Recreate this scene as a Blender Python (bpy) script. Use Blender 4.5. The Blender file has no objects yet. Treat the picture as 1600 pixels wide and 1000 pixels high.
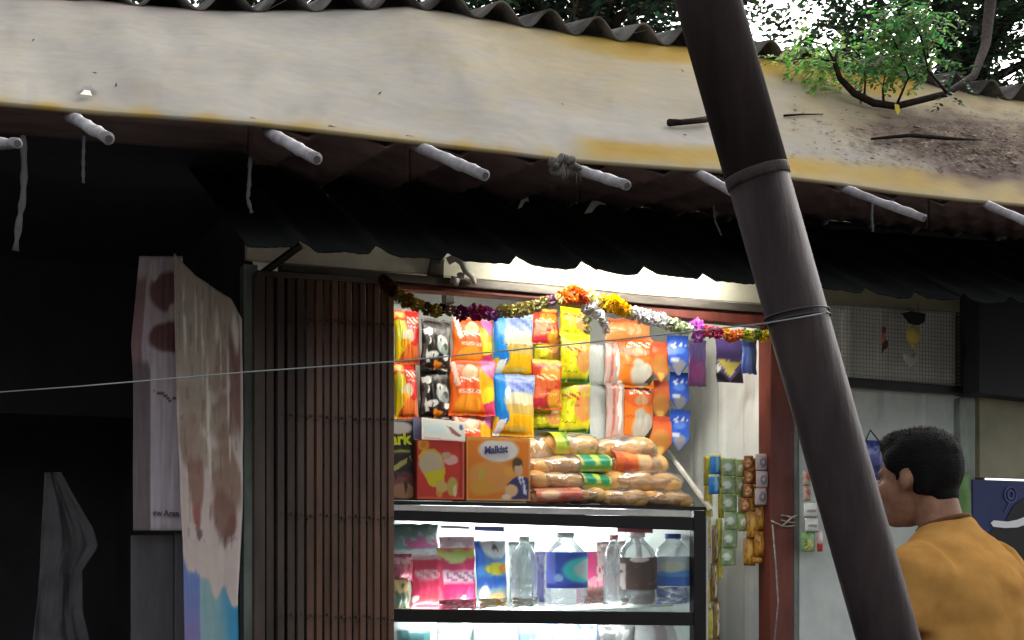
import bpy, bmesh, math, random
from mathutils import Vector, Matrix, noise
random.seed(7)
scene = bpy.context.scene
COL = scene.collection
PI = math.pi

# ------------------------------------------------------------------ camera
YAW = math.radians(25.0)
CAM = Vector((-1.6905, -3.6252, 1.6))
RT = Vector((math.cos(YAW), -math.sin(YAW), 0))
FW = Vector((math.sin(YAW), math.cos(YAW), 0))
UP = Vector((0, 0, 1))
FPX, HOR = 2000.0, 820.0
cam_d = bpy.data.cameras.new('camera')
cam = bpy.data.objects.new('camera', cam_d); COL.objects.link(cam)
cam.location = CAM
cam.rotation_euler = (PI / 2, 0, -YAW)
cam_d.sensor_width = 36.0
cam_d.lens = FPX / 1600 * 36
cam_d.shift_y = (HOR - 500) / 1600
cam_d.clip_start = 0.05
cam_d.clip_end = 500
scene.camera = cam

# ------------------------------------------------------------------ world, sun, exposure
SUN_EL, SUN_AZ = math.radians(38), math.radians(50)
world = bpy.data.worlds.new('World'); scene.world = world
world.use_nodes = True
wn = world.node_tree; wn.nodes.clear()
sky = wn.nodes.new('ShaderNodeTexSky'); sky.sky_type = 'NISHITA'; sky.sun_disc = False
sky.sun_elevation = SUN_EL; sky.sun_rotation = SUN_AZ
sky.air_density = 1.0; sky.dust_density = 6.0; sky.ozone_density = 1.0
hs = wn.nodes.new('ShaderNodeHueSaturation'); hs.inputs['Saturation'].default_value = 0.22
bg = wn.nodes.new('ShaderNodeBackground'); bg.inputs['Strength'].default_value = 0.13
wo = wn.nodes.new('ShaderNodeOutputWorld')
wn.links.new(sky.outputs[0], hs.inputs['Color']); wn.links.new(hs.outputs[0], bg.inputs['Color'])
wn.links.new(bg.outputs[0], wo.inputs['Surface'])
sun_d = bpy.data.lights.new('sun', 'SUN'); sun_d.energy = 0.5; sun_d.angle = math.radians(40)
sun_d.color = (1.0, 0.96, 0.9)
sun = bpy.data.objects.new('sun', sun_d); COL.objects.link(sun)
_sd = Vector((math.sin(SUN_AZ) * math.cos(SUN_EL), math.cos(SUN_AZ) * math.cos(SUN_EL), math.sin(SUN_EL)))
sun.rotation_euler = _sd.to_track_quat('Z', 'Y').to_euler()
scene.view_settings.view_transform = 'Standard'
scene.view_settings.look = 'None'
scene.view_settings.exposure = 1.55
scene.view_settings.gamma = 1.0
scene.view_settings.use_curve_mapping = False

# ------------------------------------------------------------------ helpers
def ray(px, py): return FW + RT * ((px - 800) / FPX) + UP * ((HOR - py) / FPX)
def onY(px, py, y):
    r = ray(px, py); return CAM + r * ((y - CAM.y) / r.y)
def atD(px, py, d): return CAM + ray(px, py) * d
def dep(px, y): return (y - CAM.y) / ray(px, HOR).y
def lin1(c):
    c = max(0.0, min(255.0, c)) / 255.0
    return c / 12.92 if c <= 0.04045 else ((c + 0.055) / 1.055) ** 2.4
def L(rgb): return (lin1(rgb[0]), lin1(rgb[1]), lin1(rgb[2]), 1.0)
def lerp(a, b, t): return a + (b - a) * t
def pl(pts, x):
    if x <= pts[0][0]: return pts[0][1]
    for (a, b), (c, d) in zip(pts, pts[1:]):
        if x <= c: return lerp(b, d, (x - a) / (c - a))
    return pts[-1][1]

ORG = {}
def tag(o, label=None, cat=None, group=None, kind=None):
    if label: o['label'] = label
    if cat: o['category'] = cat
    if group: o['group'] = group
    if kind: o['kind'] = kind
    return o
def thing(name, label, cat, loc, group=None):
    o = bpy.data.objects.new(name, None); COL.objects.link(o)
    o.location = loc; o.empty_display_size = 0.05
    ORG[o.name] = Vector(loc)
    return tag(o, label, cat, group)
def mk(name, verts, faces, mat, parent=None, smooth=False, local=False, cols=None):
    verts = [Vector(v) for v in verts]
    if parent is not None:
        org = ORG[parent.name]
    elif local: org = Vector((0, 0, 0))
    else:
        mn = Vector((min(v.x for v in verts), min(v.y for v in verts), min(v.z for v in verts)))
        mx = Vector((max(v.x for v in verts), max(v.y for v in verts), max(v.z for v in verts)))
        org = Vector(((mn.x + mx.x) / 2, (mn.y + mx.y) / 2, mn.z))
    vv = verts if local else [v - org for v in verts]
    me = bpy.data.meshes.new(name)
    me.from_pydata([tuple(v) for v in vv], [], faces)
    if cols:
        at = me.color_attributes.new('Col', 'FLOAT_COLOR', 'POINT')
        flat = []
        for c in cols: flat.extend(c)
        at.data.foreach_set('color', flat)
    me.materials.append(mat)
    if smooth: me.polygons.foreach_set('use_smooth', [True] * len(me.polygons))
    me.update()
    o = bpy.data.objects.new(name, me); COL.objects.link(o)
    if parent is not None: o.parent = parent
    elif not local: o.location = org
    ORG[o.name] = Vector(org)
    return o
def bevel(o, w=0.003, seg=2):
    m = o.modifiers.new('bevel', 'BEVEL'); m.width = w; m.segments = seg; m.limit_method = 'ANGLE'
    return o

class MB:
    def __init__(s): s.v = []; s.f = []; s.c = []
    def add(s, vs, fs, col=None):
        n = len(s.v); s.v += [Vector(v) for v in vs]; s.f += [tuple(i + n for i in f) for f in fs]
        if col is not None: s.c += [col] * len(vs)
    def box(s, a, b):
        x0, y0, z0 = a; x1, y1, z1 = b
        s.add([(x0,y0,z0),(x1,y0,z0),(x1,y1,z0),(x0,y1,z0),(x0,y0,z1),(x1,y0,z1),(x1,y1,z1),(x0,y1,z1)],
              [(0,3,2,1),(4,5,6,7),(0,1,5,4),(1,2,6,5),(2,3,7,6),(3,0,4,7)])
    def slab(s, front, off):
        n = len(front); off = Vector(off)
        vs = [Vector(p) for p in front] + [Vector(p) + off for p in front]
        fs = [tuple(range(n)), tuple(range(2*n-1, n-1, -1))]
        fs += [(i, i + n, (i + 1) % n + n, (i + 1) % n) for i in range(n)]
        s.add(vs, fs)
    def tube(s, pts, rad, seg=8, col=None, cap=True):
        pts = [Vector(p) for p in pts]; n = len(pts)
        if not hasattr(rad, '__len__'): rad = [rad] * n
        vs, fs = [], []
        prev = None
        for i, p in enumerate(pts):
            t = (pts[min(i+1, n-1)] - pts[max(i-1, 0)]).normalized()
            if prev is None:
                a = Vector((0,0,1)) if abs(t.z) < .9 else Vector((1,0,0))
                u = t.cross(a).normalized()
            else:
                u = (prev - t * prev.dot(t)).normalized()
            prev = u; w = t.cross(u)
            for k in range(seg):
                an = 2*PI*k/seg
                vs.append(p + (u*math.cos(an) + w*math.sin(an)) * rad[i])
        for i in range(n-1):
            for k in range(seg):
                fs.append((i*seg+k, i*seg+(k+1)%seg, (i+1)*seg+(k+1)%seg, (i+1)*seg+k))
        if cap:
            fs.append(tuple(range(seg-1, -1, -1))); fs.append(tuple((n-1)*seg+k for k in range(seg)))
        s.add(vs, fs, col)
    def lathe(s, prof, c, seg=20):
        c = Vector(c); vs, fs = [], []
        for r, z in prof:
            for k in range(seg):
                an = 2*PI*k/seg; vs.append(c + Vector((r*math.cos(an), r*math.sin(an), z)))
        n = len(prof)
        for i in range(n-1):
            for k in range(seg):
                fs.append((i*seg+k, i*seg+(k+1)%seg, (i+1)*seg+(k+1)%seg, (i+1)*seg+k))
        fs.append(tuple(range(seg-1, -1, -1))); fs.append(tuple((n-1)*seg+k for k in range(seg)))
        s.add(vs, fs)
    def ell(s, c, r, seg=14, rings=9, rot=None):
        c = Vector(c); vs, fs = [], []
        for i in range(rings+1):
            th = PI*i/rings
            for k in range(seg):
                an = 2*PI*k/seg
                v = Vector((r[0]*math.sin(th)*math.cos(an), r[1]*math.sin(th)*math.sin(an), r[2]*math.cos(th)))
                if rot is not None: v = rot @ v
                vs.append(c + v)
        for i in range(rings):
            for k in range(seg):
                fs.append((i*seg+k, (i+1)*seg+k, (i+1)*seg+(k+1)%seg, i*seg+(k+1)%seg))
        s.add(vs, fs)
    def mk(s, name, mat, parent=None, smooth=False, local=False):
        return mk(name, s.v, s.f, mat, parent, smooth, local, s.c if len(s.c) == len(s.v) and s.c else None)

# ------------------------------------------------------------------ materials
def newmat(name):
    m = bpy.data.materials.new(name); m.use_nodes = True
    nt = m.node_tree; b = nt.nodes['Principled BSDF']
    return m, nt, b
def pm(name, rgb, rough=0.7, metal=0.0, rgb2=None, scale=6.0, stretch=(1,1,1), bump=0.0, bscale=40.0, spec=0.4, contrast=(0.35, 0.65)):
    """surface colour broken up by two octaves of noise between rgb and rgb2"""
    m, nt, b = newmat(name)
    tc = nt.nodes.new('ShaderNodeTexCoord'); mp = nt.nodes.new('ShaderNodeMapping')
    mp.inputs['Scale'].default_value = stretch
    nt.links.new(tc.outputs['Object'], mp.inputs['Vector'])
    if rgb2 is None: rgb2 = tuple(c * 0.8 for c in rgb)
    nz = nt.nodes.new('ShaderNodeTexNoise'); nz.inputs['Scale'].default_value = scale; nz.inputs['Detail'].default_value = 8; nz.inputs['Roughness'].default_value = 0.65
    nt.links.new(mp.outputs[0], nz.inputs['Vector'])
    cr = nt.nodes.new('ShaderNodeValToRGB')
    cr.color_ramp.elements[0].position = contrast[0]; cr.color_ramp.elements[0].color = L(rgb2)
    cr.color_ramp.elements[1].position = contrast[1]; cr.color_ramp.elements[1].color = L(rgb)
    nt.links.new(nz.outputs['Fac'], cr.inputs['Fac']); nt.links.new(cr.outputs[0], b.inputs['Base Color'])
    b.inputs['Roughness'].default_value = rough; b.inputs['Metallic'].default_value = metal
    b.inputs['Specular IOR Level'].default_value = spec
    if bump > 0:
        n2 = nt.nodes.new('ShaderNodeTexNoise'); n2.inputs['Scale'].default_value = bscale; n2.inputs['Detail'].default_value = 5
        nt.links.new(mp.outputs[0], n2.inputs['Vector'])
        bp = nt.nodes.new('ShaderNodeBump'); bp.inputs['Strength'].default_value = bump; bp.inputs['Distance'].default_value = 0.01
        nt.links.new(n2.outputs['Fac'], bp.inputs['Height']); nt.links.new(bp.outputs[0], b.inputs['Normal'])
    return m
def printed(name, rough=0.4, spec=0.5, bump=0.15, bscale=60, grime=0.12, trans=0.0):
    """printed or dyed surface: colours come from the mesh's Col attribute, with fine grime and relief"""
    m, nt, b = newmat(name)
    at = nt.nodes.new('ShaderNodeAttribute'); at.attribute_name = 'Col'
    tc = nt.nodes.new('ShaderNodeTexCoord')
    nz = nt.nodes.new('ShaderNodeTexNoise'); nz.inputs['Scale'].default_value = 25; nz.inputs['Detail'].default_value = 6
    nt.links.new(tc.outputs['Object'], nz.inputs['Vector'])
    mr = nt.nodes.new('ShaderNodeMapRange'); mr.inputs['To Min'].default_value = 1 - 2*grime; mr.inputs['To Max'].default_value = 1 + grime*.6
    nt.links.new(nz.outputs['Fac'], mr.inputs['Value'])
    mx = nt.nodes.new('ShaderNodeVectorMath'); mx.operation = 'SCALE'
    nt.links.new(at.outputs['Color'], mx.inputs[0]); nt.links.new(mr.outputs[0], mx.inputs['Scale'])
    nt.links.new(mx.outputs[0], b.inputs['Base Color'])
    b.inputs['Roughness'].default_value = rough; b.inputs['Specular IOR Level'].default_value = spec
    if bump > 0:
        n2 = nt.nodes.new('ShaderNodeTexNoise'); n2.inputs['Scale'].default_value = bscale; n2.inputs['Detail'].default_value = 4
        nt.links.new(tc.outputs['Object'], n2.inputs['Vector'])
        bp = nt.nodes.new('ShaderNodeBump'); bp.inputs['Strength'].default_value = bump; bp.inputs['Distance'].default_value = 0.01
        nt.links.new(n2.outputs['Fac'], bp.inputs['Height']); nt.links.new(bp.outputs[0], b.inputs['Normal'])
    return m
def emit(name, rgb, strength):
    m = bpy.data.materials.new(name); m.use_nodes = True; nt = m.node_tree; nt.nodes.clear()
    e = nt.nodes.new('ShaderNodeEmission'); e.inputs['Color'].default_value = (*rgb, 1); e.inputs['Strength'].default_value = strength
    o = nt.nodes.new('ShaderNodeOutputMaterial'); nt.links.new(e.outputs[0], o.inputs['Surface'])
    return m
def clear(name, tint=(1,1,1), gloss=0.08, rough=0.05, body=0.0, bodycol=(220,225,225)):
    """thin clear film, glass or plastic: mostly see-through, with reflections stronger at grazing angles"""
    m = bpy.data.materials.new(name); m.use_nodes = True; nt = m.node_tree; nt.nodes.clear()
    t = nt.nodes.new('ShaderNodeBsdfTransparent'); t.inputs['Color'].default_value = (*tint, 1)
    g = nt.nodes.new('ShaderNodeBsdfGlossy'); g.inputs['Roughness'].default_value = rough
    lw = nt.nodes.new('ShaderNodeLayerWeight'); lw.inputs['Blend'].default_value = 0.25
    ad = nt.nodes.new('ShaderNodeMath'); ad.operation = 'MULTIPLY_ADD'; ad.inputs[1].default_value = 0.6; ad.inputs[2].default_value = gloss; ad.use_clamp = True
    nt.links.new(lw.outputs['Fresnel'], ad.inputs[0])
    m1 = nt.nodes.new('ShaderNodeMixShader'); nt.links.new(ad.outputs[0], m1.inputs[0])
    nt.links.new(t.outputs[0], m1.inputs[1]); nt.links.new(g.outputs[0], m1.inputs[2])
    out = nt.nodes.new('ShaderNodeOutputMaterial')
    if body > 0:
        d = nt.nodes.new('ShaderNodeBsdfDiffuse'); d.inputs['Color'].default_value = L(bodycol)
        m2 = nt.nodes.new('ShaderNodeMixShader'); m2.inputs[0].default_value = body
        nt.links.new(m1.outputs[0], m2.inputs[1]); nt.links.new(d.outputs[0], m2.inputs[2]); nt.links.new(m2.outputs[0], out.inputs['Surface'])
    else: nt.links.new(m1.outputs[0], out.inputs['Surface'])
    return m

M = {}
M['ground'] = pm('dusty_asphalt', (88,82,76), .95, rgb2=(62,58,54), scale=1.5, bump=.3)
M['tarp'] = printed('weathered_tarpaulin', rough=1.0, spec=.03, bump=.18, bscale=14, grime=.10)
M['asbestos'] = pm('weathered_asbestos_sheet', (118,114,108), 1.0, spec=.05, rgb2=(54,50,47), scale=5, bump=.3)
M['brownsheet'] = pm('rusty_brown_sheet', (132,110,106), .9, rgb2=(92,76,74), scale=7, bump=.2)
M['blacksheet'] = pm('shade_black_sheet', (38,40,38), 1.0, rgb2=(28,29,28), scale=6, spec=.05)  # near-black colour stands in for the shade below the tarpaulin
M['pipe'] = pm('pale_grey_bamboo', (170,166,168), .7, rgb2=(112,107,107), scale=18, stretch=(1,1,1), bump=.2)
M['cream'] = pm('cream_board', (222,217,198), .6, rgb2=(190,184,162), scale=5, bump=.05)
M['greymetal'] = pm('dull_grey_metal', (118,112,104), .45, .5, rgb2=(70,62,56), scale=9, stretch=(.4,1,2))
M['redwood'] = pm('red_brown_paint', (118,58,46), .55, rgb2=(74,36,30), scale=9, stretch=(1,1,.25), bump=.15)
M['gate'] = pm('brown_gate_paint', (118,86,68), .34, .0, rgb2=(82,57,45), scale=14, stretch=(1,1,.2), bump=.15, spec=.5)
M['gatedark'] = pm('shaded_dark_gate_steel', (84,69,61), .5, .0, rgb2=(54,45,41), scale=14, stretch=(1,1,.2), bump=.15)  # darker gate colour: shade on the left bars, dark steel elsewhere
M['palepost'] = pm('grey_green_post', (150,160,150), .6, rgb2=(96,104,96), scale=9, stretch=(1,1,.4), bump=.1)
M['white'] = pm('white_sheet_wall', (234,236,234), .5, rgb2=(216,220,218), scale=4)
M['greywall'] = pm('light_grey_panel', (206,212,206), .6, rgb2=(176,184,178), scale=4, bump=.05)
M['blackframe'] = pm('black_aluminium', (30,30,30), .35, .3, rgb2=(20,20,20), scale=10)
M['whitestrip'] = pm('white_edge_strip', (232,228,222), .4)
M['darkwall'] = pm('shade_dark_wall', (62,61,64), .95, rgb2=(42,42,44), scale=2)  # wall colour darkened so the unlit interior reads as deep shade
M['darkpanel'] = pm('dark_grey_board', (100,96,98), .8, rgb2=(60,56,58), scale=5, stretch=(1,1,.2))
M['sack'] = pm('grey_plastic_sheet', (92,90,92), .7, rgb2=(70,68,70), scale=8, bump=.2)
M['pole'] = pm('dark_painted_steel', (54,44,43), .7, .0, rgb2=(36,29,29), scale=16, stretch=(1,1,.22), bump=.3, bscale=45, spec=.12, contrast=(.35,.65))
M['rust'] = pm('rusty_weld', (62,50,48), .85, rgb2=(40,34,33), scale=50, bump=.5)
M['rope'] = pm('pale_rope', (176,170,160), .9, rgb2=(120,112,100), scale=60)
M['wire'] = pm('grey_wire', (150,156,156), .6, rgb2=(110,116,116))
M['darkrope'] = pm('dark_wire', (60,58,58), .7)
M['film'] = printed('printed_film', rough=.28, spec=.6, bump=.25, bscale=30, grime=.06)
M['paper'] = printed('printed_paper', rough=.55, spec=.35, bump=.08, grime=.10)
M['vinyl'] = printed('printed_vinyl_banner', rough=.5, spec=.3, bump=.08, bscale=14, grime=.12)
M['card'] = printed('printed_card', rough=.4, spec=.45, bump=.03, grime=.04)
M['petal'] = printed('flower_petals', rough=.8, spec=.2, bump=.3, bscale=90, grime=.1)
M['glass'] = clear('window_glass', (.97,.99,.98), gloss=.03)
M['plastic'] = clear('clear_plastic', (.93,.96,.97), gloss=.12, rough=.10, body=.16)
M['bagfilm'] = clear('clear_bag_film', (.98,.98,.97), gloss=.20, rough=.14, body=.10)
M['lamp'] = emit('lit_led_tube', (1.0, .97, .85), 11.5)
M['lampfront'] = emit('lit_front_tube', (1.0, .98, .88), 34)
M['lampcase'] = emit('lit_case_tube', (.93, .98, 1.0), 30)
M['leafdark'] = printed('dark_leaves', rough=.6, spec=.3, bump=0, grime=.15)
_nt = M['leafdark'].node_tree; _b = _nt.nodes['Principled BSDF']; _src = _b.inputs['Base Color'].links[0].from_socket
_tr = _nt.nodes.new('ShaderNodeBsdfTranslucent'); _nt.links.new(_src, _tr.inputs['Color'])
_mx = _nt.nodes.new('ShaderNodeMixShader'); _mx.inputs[0].default_value = .4
_nt.links.new(_b.outputs[0], _mx.inputs[1]); _nt.links.new(_tr.outputs[0], _mx.inputs[2])
_nt.links.new(_mx.outputs[0], _nt.nodes['Material Output'].inputs['Surface'])
M['bark'] = pm('grey_brown_bark', (66,56,50), .9, rgb2=(34,29,27), spec=.05, scale=12, stretch=(1,1,.3), bump=.5)
M['litter'] = printed('dry_leaf_litter', rough=1.0, spec=.02, bump=0, grime=.2)
M['skin'] = pm('brown_skin', (158,116,92), .6, rgb2=(128,90,72), scale=24, bump=.08, bscale=120, spec=.3)
M['shirt'] = pm('mustard_cotton', (190,142,78), 1.0, rgb2=(168,120,60), scale=7, bump=.35, bscale=16, spec=.05)
M['trousers'] = pm('dark_trousers', (50,52,62), .9, rgb2=(38,40,48))
M['hair'] = pm('black_hair', (20,18,17), .75, rgb2=(9,8,8), scale=60, stretch=(1,1,3), bump=.4, bscale=90, spec=.12)
M['shoe'] = pm('black_shoe', (24,24,26), .5)
M['text_white'] = pm('white_ink', (245,245,245), .5, rgb2=(240,240,240))
M['text_blue'] = pm('blue_grey_ink', (96,102,150), .5)
M['text_lime'] = pm('lime_ink', (235,240,40), .5, rgb2=(225,230,40))
M['text_dark'] = pm('dark_grey_ink', (70,66,66), .6)
M['bread'] = pm('baked_bread', (250,214,150), .45, rgb2=(234,172,90), scale=9, bump=.2)
M['beige'] = pm('beige_board', (150,148,122), .7, rgb2=(128,126,104), scale=5)
M['bluesign'] = pm('dark_blue_panel', (42,58,112), .4, rgb2=(34,46,92), scale=4)
M['green'] = pm('green_bag', (120,160,92), .6, rgb2=(88,128,66), scale=8)
M['chrome'] = pm('bright_steel', (210,210,206), .2, .9)
M['blackplastic'] = pm('black_plastic', (22,24,26), .5)
M['greyshutter'] = pm('dark_grey_shutter_box', (40,43,46), .7, rgb2=(28,31,34), scale=4, stretch=(1,1,.3))
M['yellowleaf'] = pm('yellow_leaf', (214,190,60), .7)
M['twig'] = pm('dark_twig', (52,42,38), .95, rgb2=(32,26,24), spec=.03, scale=30, bump=.4)
M['knot'] = pm('frayed_grey_cloth', (120,114,106), .95, rgb2=(60,56,52), scale=40, bump=.5)
M['palemesh'] = pm('galvanised_wire', (150,150,146), .6, .0, rgb2=(112,112,108), scale=30)
M['paleribs'] = pm('pale_ribbed_sheet', (232,234,228), .5, rgb2=(206,208,202), scale=4)
M['cork'] = pm('grey_white_fixture', (205,203,194), .6, rgb2=(160,156,146), scale=20)

# ------------------------------------------------------------------ painting helpers (flat print only)
def sm(e, s): return max(0.0, min(1.0, 0.5 - e / s))
def inpoly(u, v, P):
    c = False; n = len(P); j = n - 1
    for i in range(n):
        xi, yi = P[i]; xj, yj = P[j]
        if (yi > v) != (yj > v) and u < (xj - xi) * (v - yi) / (yj - yi) + xi: c = not c
        j = i
    return c
def painter(base, layers, warp=0.02, seed=0):
    base = tuple(base)
    def f(u, v):
        w = noise.noise_vector(Vector((u*5+seed*3.1, v*5, seed)))
        uu, vv = u + w.x*warp, v + w.y*warp
        c = base
        for l in layers:
            k = l[0]
            if k == 'e': a = sm(math.hypot((uu-l[1])/l[3], (vv-l[2])/l[4]) - 1, .22)
            elif k == 'r':
                a = sm(max(l[1]-uu, uu-l[3]), .03) * sm(max(l[2]-vv, vv-l[4]), .03)
            elif k == 'p': a = 1.0 if inpoly(uu, vv, l[1]) else 0.0
            elif k == 'n':   # speckle: scale, threshold
                a = 1.0 if noise.noise(Vector((u*l[1]+seed, v*l[1], 3.3+seed))) > l[2] else 0.0
            elif k == 'b':   # brush of squiggle lettering inside a box
                a = 0.0
                if l[1] < uu < l[3] and l[2] < vv < l[4]:
                    t = (vv-l[2])/(l[4]-l[2]); s_ = math.sin((uu*l[5]+t*1.2)*2*PI) + .6*math.sin(uu*l[5]*3.7*2*PI+1)
                    a = 1.0 if s_ > .15 else 0.0
            col = l[-1]
            if a > 0: c = tuple(lerp(c[i], col[i], a) for i in range(3))
        return c
    return f
def grid(nu, nv, pos, col=None):
    vs, fs, cs = [], [], []
    for j in range(nv+1):
        for i in range(nu+1):
            u, v = i/nu, j/nv
            vs.append(pos(u, v))
            if col: cs.append(L(col(u, v)))
    for j in range(nv):
        for i in range(nu):
            a = j*(nu+1)+i; fs.append((a, a+1, a+nu+2, a+nu+1))
    return vs, fs, cs
def rectY(x0, y0, x1, y1, y):
    """pixel box -> centre-bottom, width, height of the real rectangle on plane y"""
    cx, cy = (x0+x1)/2, (y0+y1)/2
    a, b = onY(x0, cy, y), onY(x1, cy, y); t, bo = onY(cx, y0, y), onY(cx, y1, y)
    return Vector(((a.x+b.x)/2, y, bo.z)), b.x-a.x, t.z-bo.z
def textmesh(name, s, size, origin, mat, parent, shear=0.0, depth=0.0006, bold=0.0, yawv=None, rot=0.0, sx=1.0):
    cu = bpy.data.curves.new(name, 'FONT'); cu.body = s; cu.size = size; cu.align_x = 'CENTER'; cu.align_y = 'CENTER'
    cu.shear = shear; cu.extrude = depth; cu.offset = bold
    t = bpy.data.objects.new(name+'_tmp', cu); COL.objects.link(t)
    me = bpy.data.meshes.new_from_object(t.evaluated_get(bpy.context.evaluated_depsgraph_get()))
    vs = []
    for v in me.vertices:
        x, y = v.co.x*sx, v.co.y
        x, y = x*math.cos(rot)-y*math.sin(rot), x*math.sin(rot)+y*math.cos(rot)
        vs.append(Vector(origin) + Vector((x, -v.co.z, y)))
    fs = [tuple(p.vertices) for p in me.polygons]
    bpy.data.objects.remove(t); bpy.data.meshes.remove(me); bpy.data.curves.remove(cu)
    return mk(name, vs, fs, mat, parent)

# ================================================================== SETTING
g = MB(); g.add([(-60,-60,0),(60,-60,0),(60,60,0),(-60,60,0)], [(0,1,2,3)])
tag(g.mk('ground', M['ground'], local=True), kind='structure')
road = MB(); road.add([(-60,-9,.004),(60,-9,.004),(60,-4.6,.004),(-60,-4.6,.004)], [(0,1,2,3)])
tag(road.mk('road', pm('asphalt', (64,62,62), .95, rgb2=(48,46,46), scale=3, bump=.3), local=True), kind='structure')

# ------------------------------------------------------------------ kiosk building
kx0 = onY(395, 700, 0).x; kx1 = onY(1222, 700, 0).x
b_ = None
kiosk = thing('kiosk', 'small roadside kiosk with lit interior and cream board above its opening', 'kiosk', (0.2, 0.4, 0))
def slabY(name, poly, y, th, mat, parent=kiosk, bev=0.003):
    b = MB(); b.slab([onY(px, py, y) for px, py in poly], (0, th, 0))
    o = b.mk(name, mat, parent)
    if bev: bevel(o, bev)
    return o
BACK = 0.86
def ribwall(name, p0, p1, z0, z1, nrm, mat, parent, period=0.11, amp=0.006, n=None):
    """sheet wall with shallow vertical ribs"""
    p0, p1, nrm = Vector(p0), Vector(p1), Vector(nrm); Ln = (p1-p0).length
    n = n or max(8, int(Ln/period*8)); vs, fs = [], []
    for i in range(n+1):
        s = i/n; ph = (s*Ln/period) % 1.0
        h = amp*max(0.0, min(1.0, 3*math.sin(ph*2*PI)-1.6))
        p = p0.lerp(p1, s) + nrm*h
        vs += [Vector((p.x, p.y, z0)), Vector((p.x, p.y, z1))]
    for i in range(n): fs.append((2*i, 2*i+2, 2*i+3, 2*i+1))
    off = len(vs)
    vs += [v - nrm*0.02 for v in vs[:off]]
    for i in range(n): fs.append((off+2*i+1, off+2*i+3, off+2*i+2, off+2*i))
    fs += [(1,3+0,off+3,off+1)] if False else []
    for i in range(n):
        fs.append((2*i+1, 2*i+3, off+2*i+3, off+2*i+1))
    return mk(name, vs, fs, mat, parent)
sidex = kx1 - 0.02
ribwall('back_wall', (kx0+.02, BACK, 0), (sidex, BACK, 0), .35, 2.42, (0,-1,0), M['white'], kiosk, period=.2)
ribwall('side_wall', (sidex, BACK-.002, 0), (sidex, .06, 0), .35, 2.42, (-1,0,0), M['white'], kiosk, period=.16)
b = MB(); b.box((kx0-.012, .05, .0), (kx0+.012, BACK, 2.6)); b.mk('partition_wall', M['darkwall'], kiosk)
b = MB(); b.box((kx0+.014, .034, 2.42), (sidex, BACK+.02, 2.45)); b.mk('ceiling', M['white'], kiosk)
b = MB(); b.box((kx0, -.02, .0), (kx1, BACK, .34)); b.mk('plinth', M['greywall'], kiosk)
# cream fascia, rail, beam
fas_b = [(386,404),(440,411),(570,421),(700,432),(850,444),(1000,460),(1200,475)]
slabY('fascia_board', fas_b + [(1200,395),(386,330)], 0, .03, M['cream'])
slabY('steel_channel', [(p, q+1.5) for p, q in fas_b[1:]] + [(1200,489),(1000,474),(850,459),(700,446),(570,435),(440,424)], -.02, .045, M['greymetal'])
slabY('header_beam', [(430,426),(570,437),(700,448),(850,461),(1000,476),(1207,491),(1207,511),(1000,490),(850,468),(700,456),(570,447),(430,440)], -.006, .06, M['redwood'])
slabY('corner_post', [(381,412),(403,414),(403,2200),(381,2200)], -.004, .05, M['palepost'])
# red-brown post with rope lashing
slabY('door_post', [(1204,506),(1240,509),(1240,2100),(1204,2100)], -.01, .07, M['redwood'])
slabY('post_strip', [(1240.5,600),(1247,600),(1247,2100),(1240.5,2100)], -.004, .05, M['palepost'])
p = onY(704, 455, .09)
slabY('ceiling_batten', [(697,440),(711,440),(711,474),(697,474)], .12, .04, M['blackframe'])
# bracket and brace
b = MB(); b.tube([onY(470,383,-.10), onY(404,432,-.02)], .011, 6); b.mk('brace', M['blackframe'], kiosk)

# lattice window bay to the right of the post
bx0, bx1 = 1247, 1528
slabY('counter_panel', [(1249,740),(1345,740),(1345,2100),(1249,2100)], .0, .03, M['greywall'])
slabY('lower_bay_rail', [(1249,583),(1528,606),(1528,618),(1249,599)], -.02, .04, M['blackframe'])
slabY('bay_jamb', [(1500,622),(1524,623),(1524,2000),(1500,2000)], -.008, .04, M['palepost'])
slabY('bay_header', [(1249,430),(1528,452),(1528,489),(1249,472)], -.004, .03, M['beige'])
pa, pb = onY(1249,700,.03), onY(1499,700,.03)
ribwall('bay_lower_panel', (pa.x, .032, 0), (pb.x, .032, 0), .3, onY(1400,595,.03).z, (0,-1,0), M['greywall'], kiosk, period=.17, amp=.014)
pa, pb = onY(1249,500,.05), onY(1526,500,.05)
ribwall('bay_upper_panel', (pa.x, .03, 0), (pb.x, .03, 0), onY(1400,597,.05).z+.003, onY(1400,465,.05).z, (0,-1,0), M['paleribs'], kiosk, period=.16, amp=.012)
mesh = MB()
zt, zb = onY(1400, 478, -.012).z, onY(1400, 596, -.012).z
x = pa.x
while x < pb.x - .01:
    mesh.box((x, -.013, zb), (x+.0015, -.0115, zt)); x += .0145
z = zb
while z < zt:
    mesh.box((pa.x, -.0105, z), (pb.x-.012, -.0085, z+.0015)); z += .0145
tag(mesh.mk('wire_mesh', M['palemesh'], kiosk), kind='stuff')
slabY('bay_mesh_frame', [(1515,488),(1527,489),(1527,606),(1515,605)], -.016, .03, M['palepost'])

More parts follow.
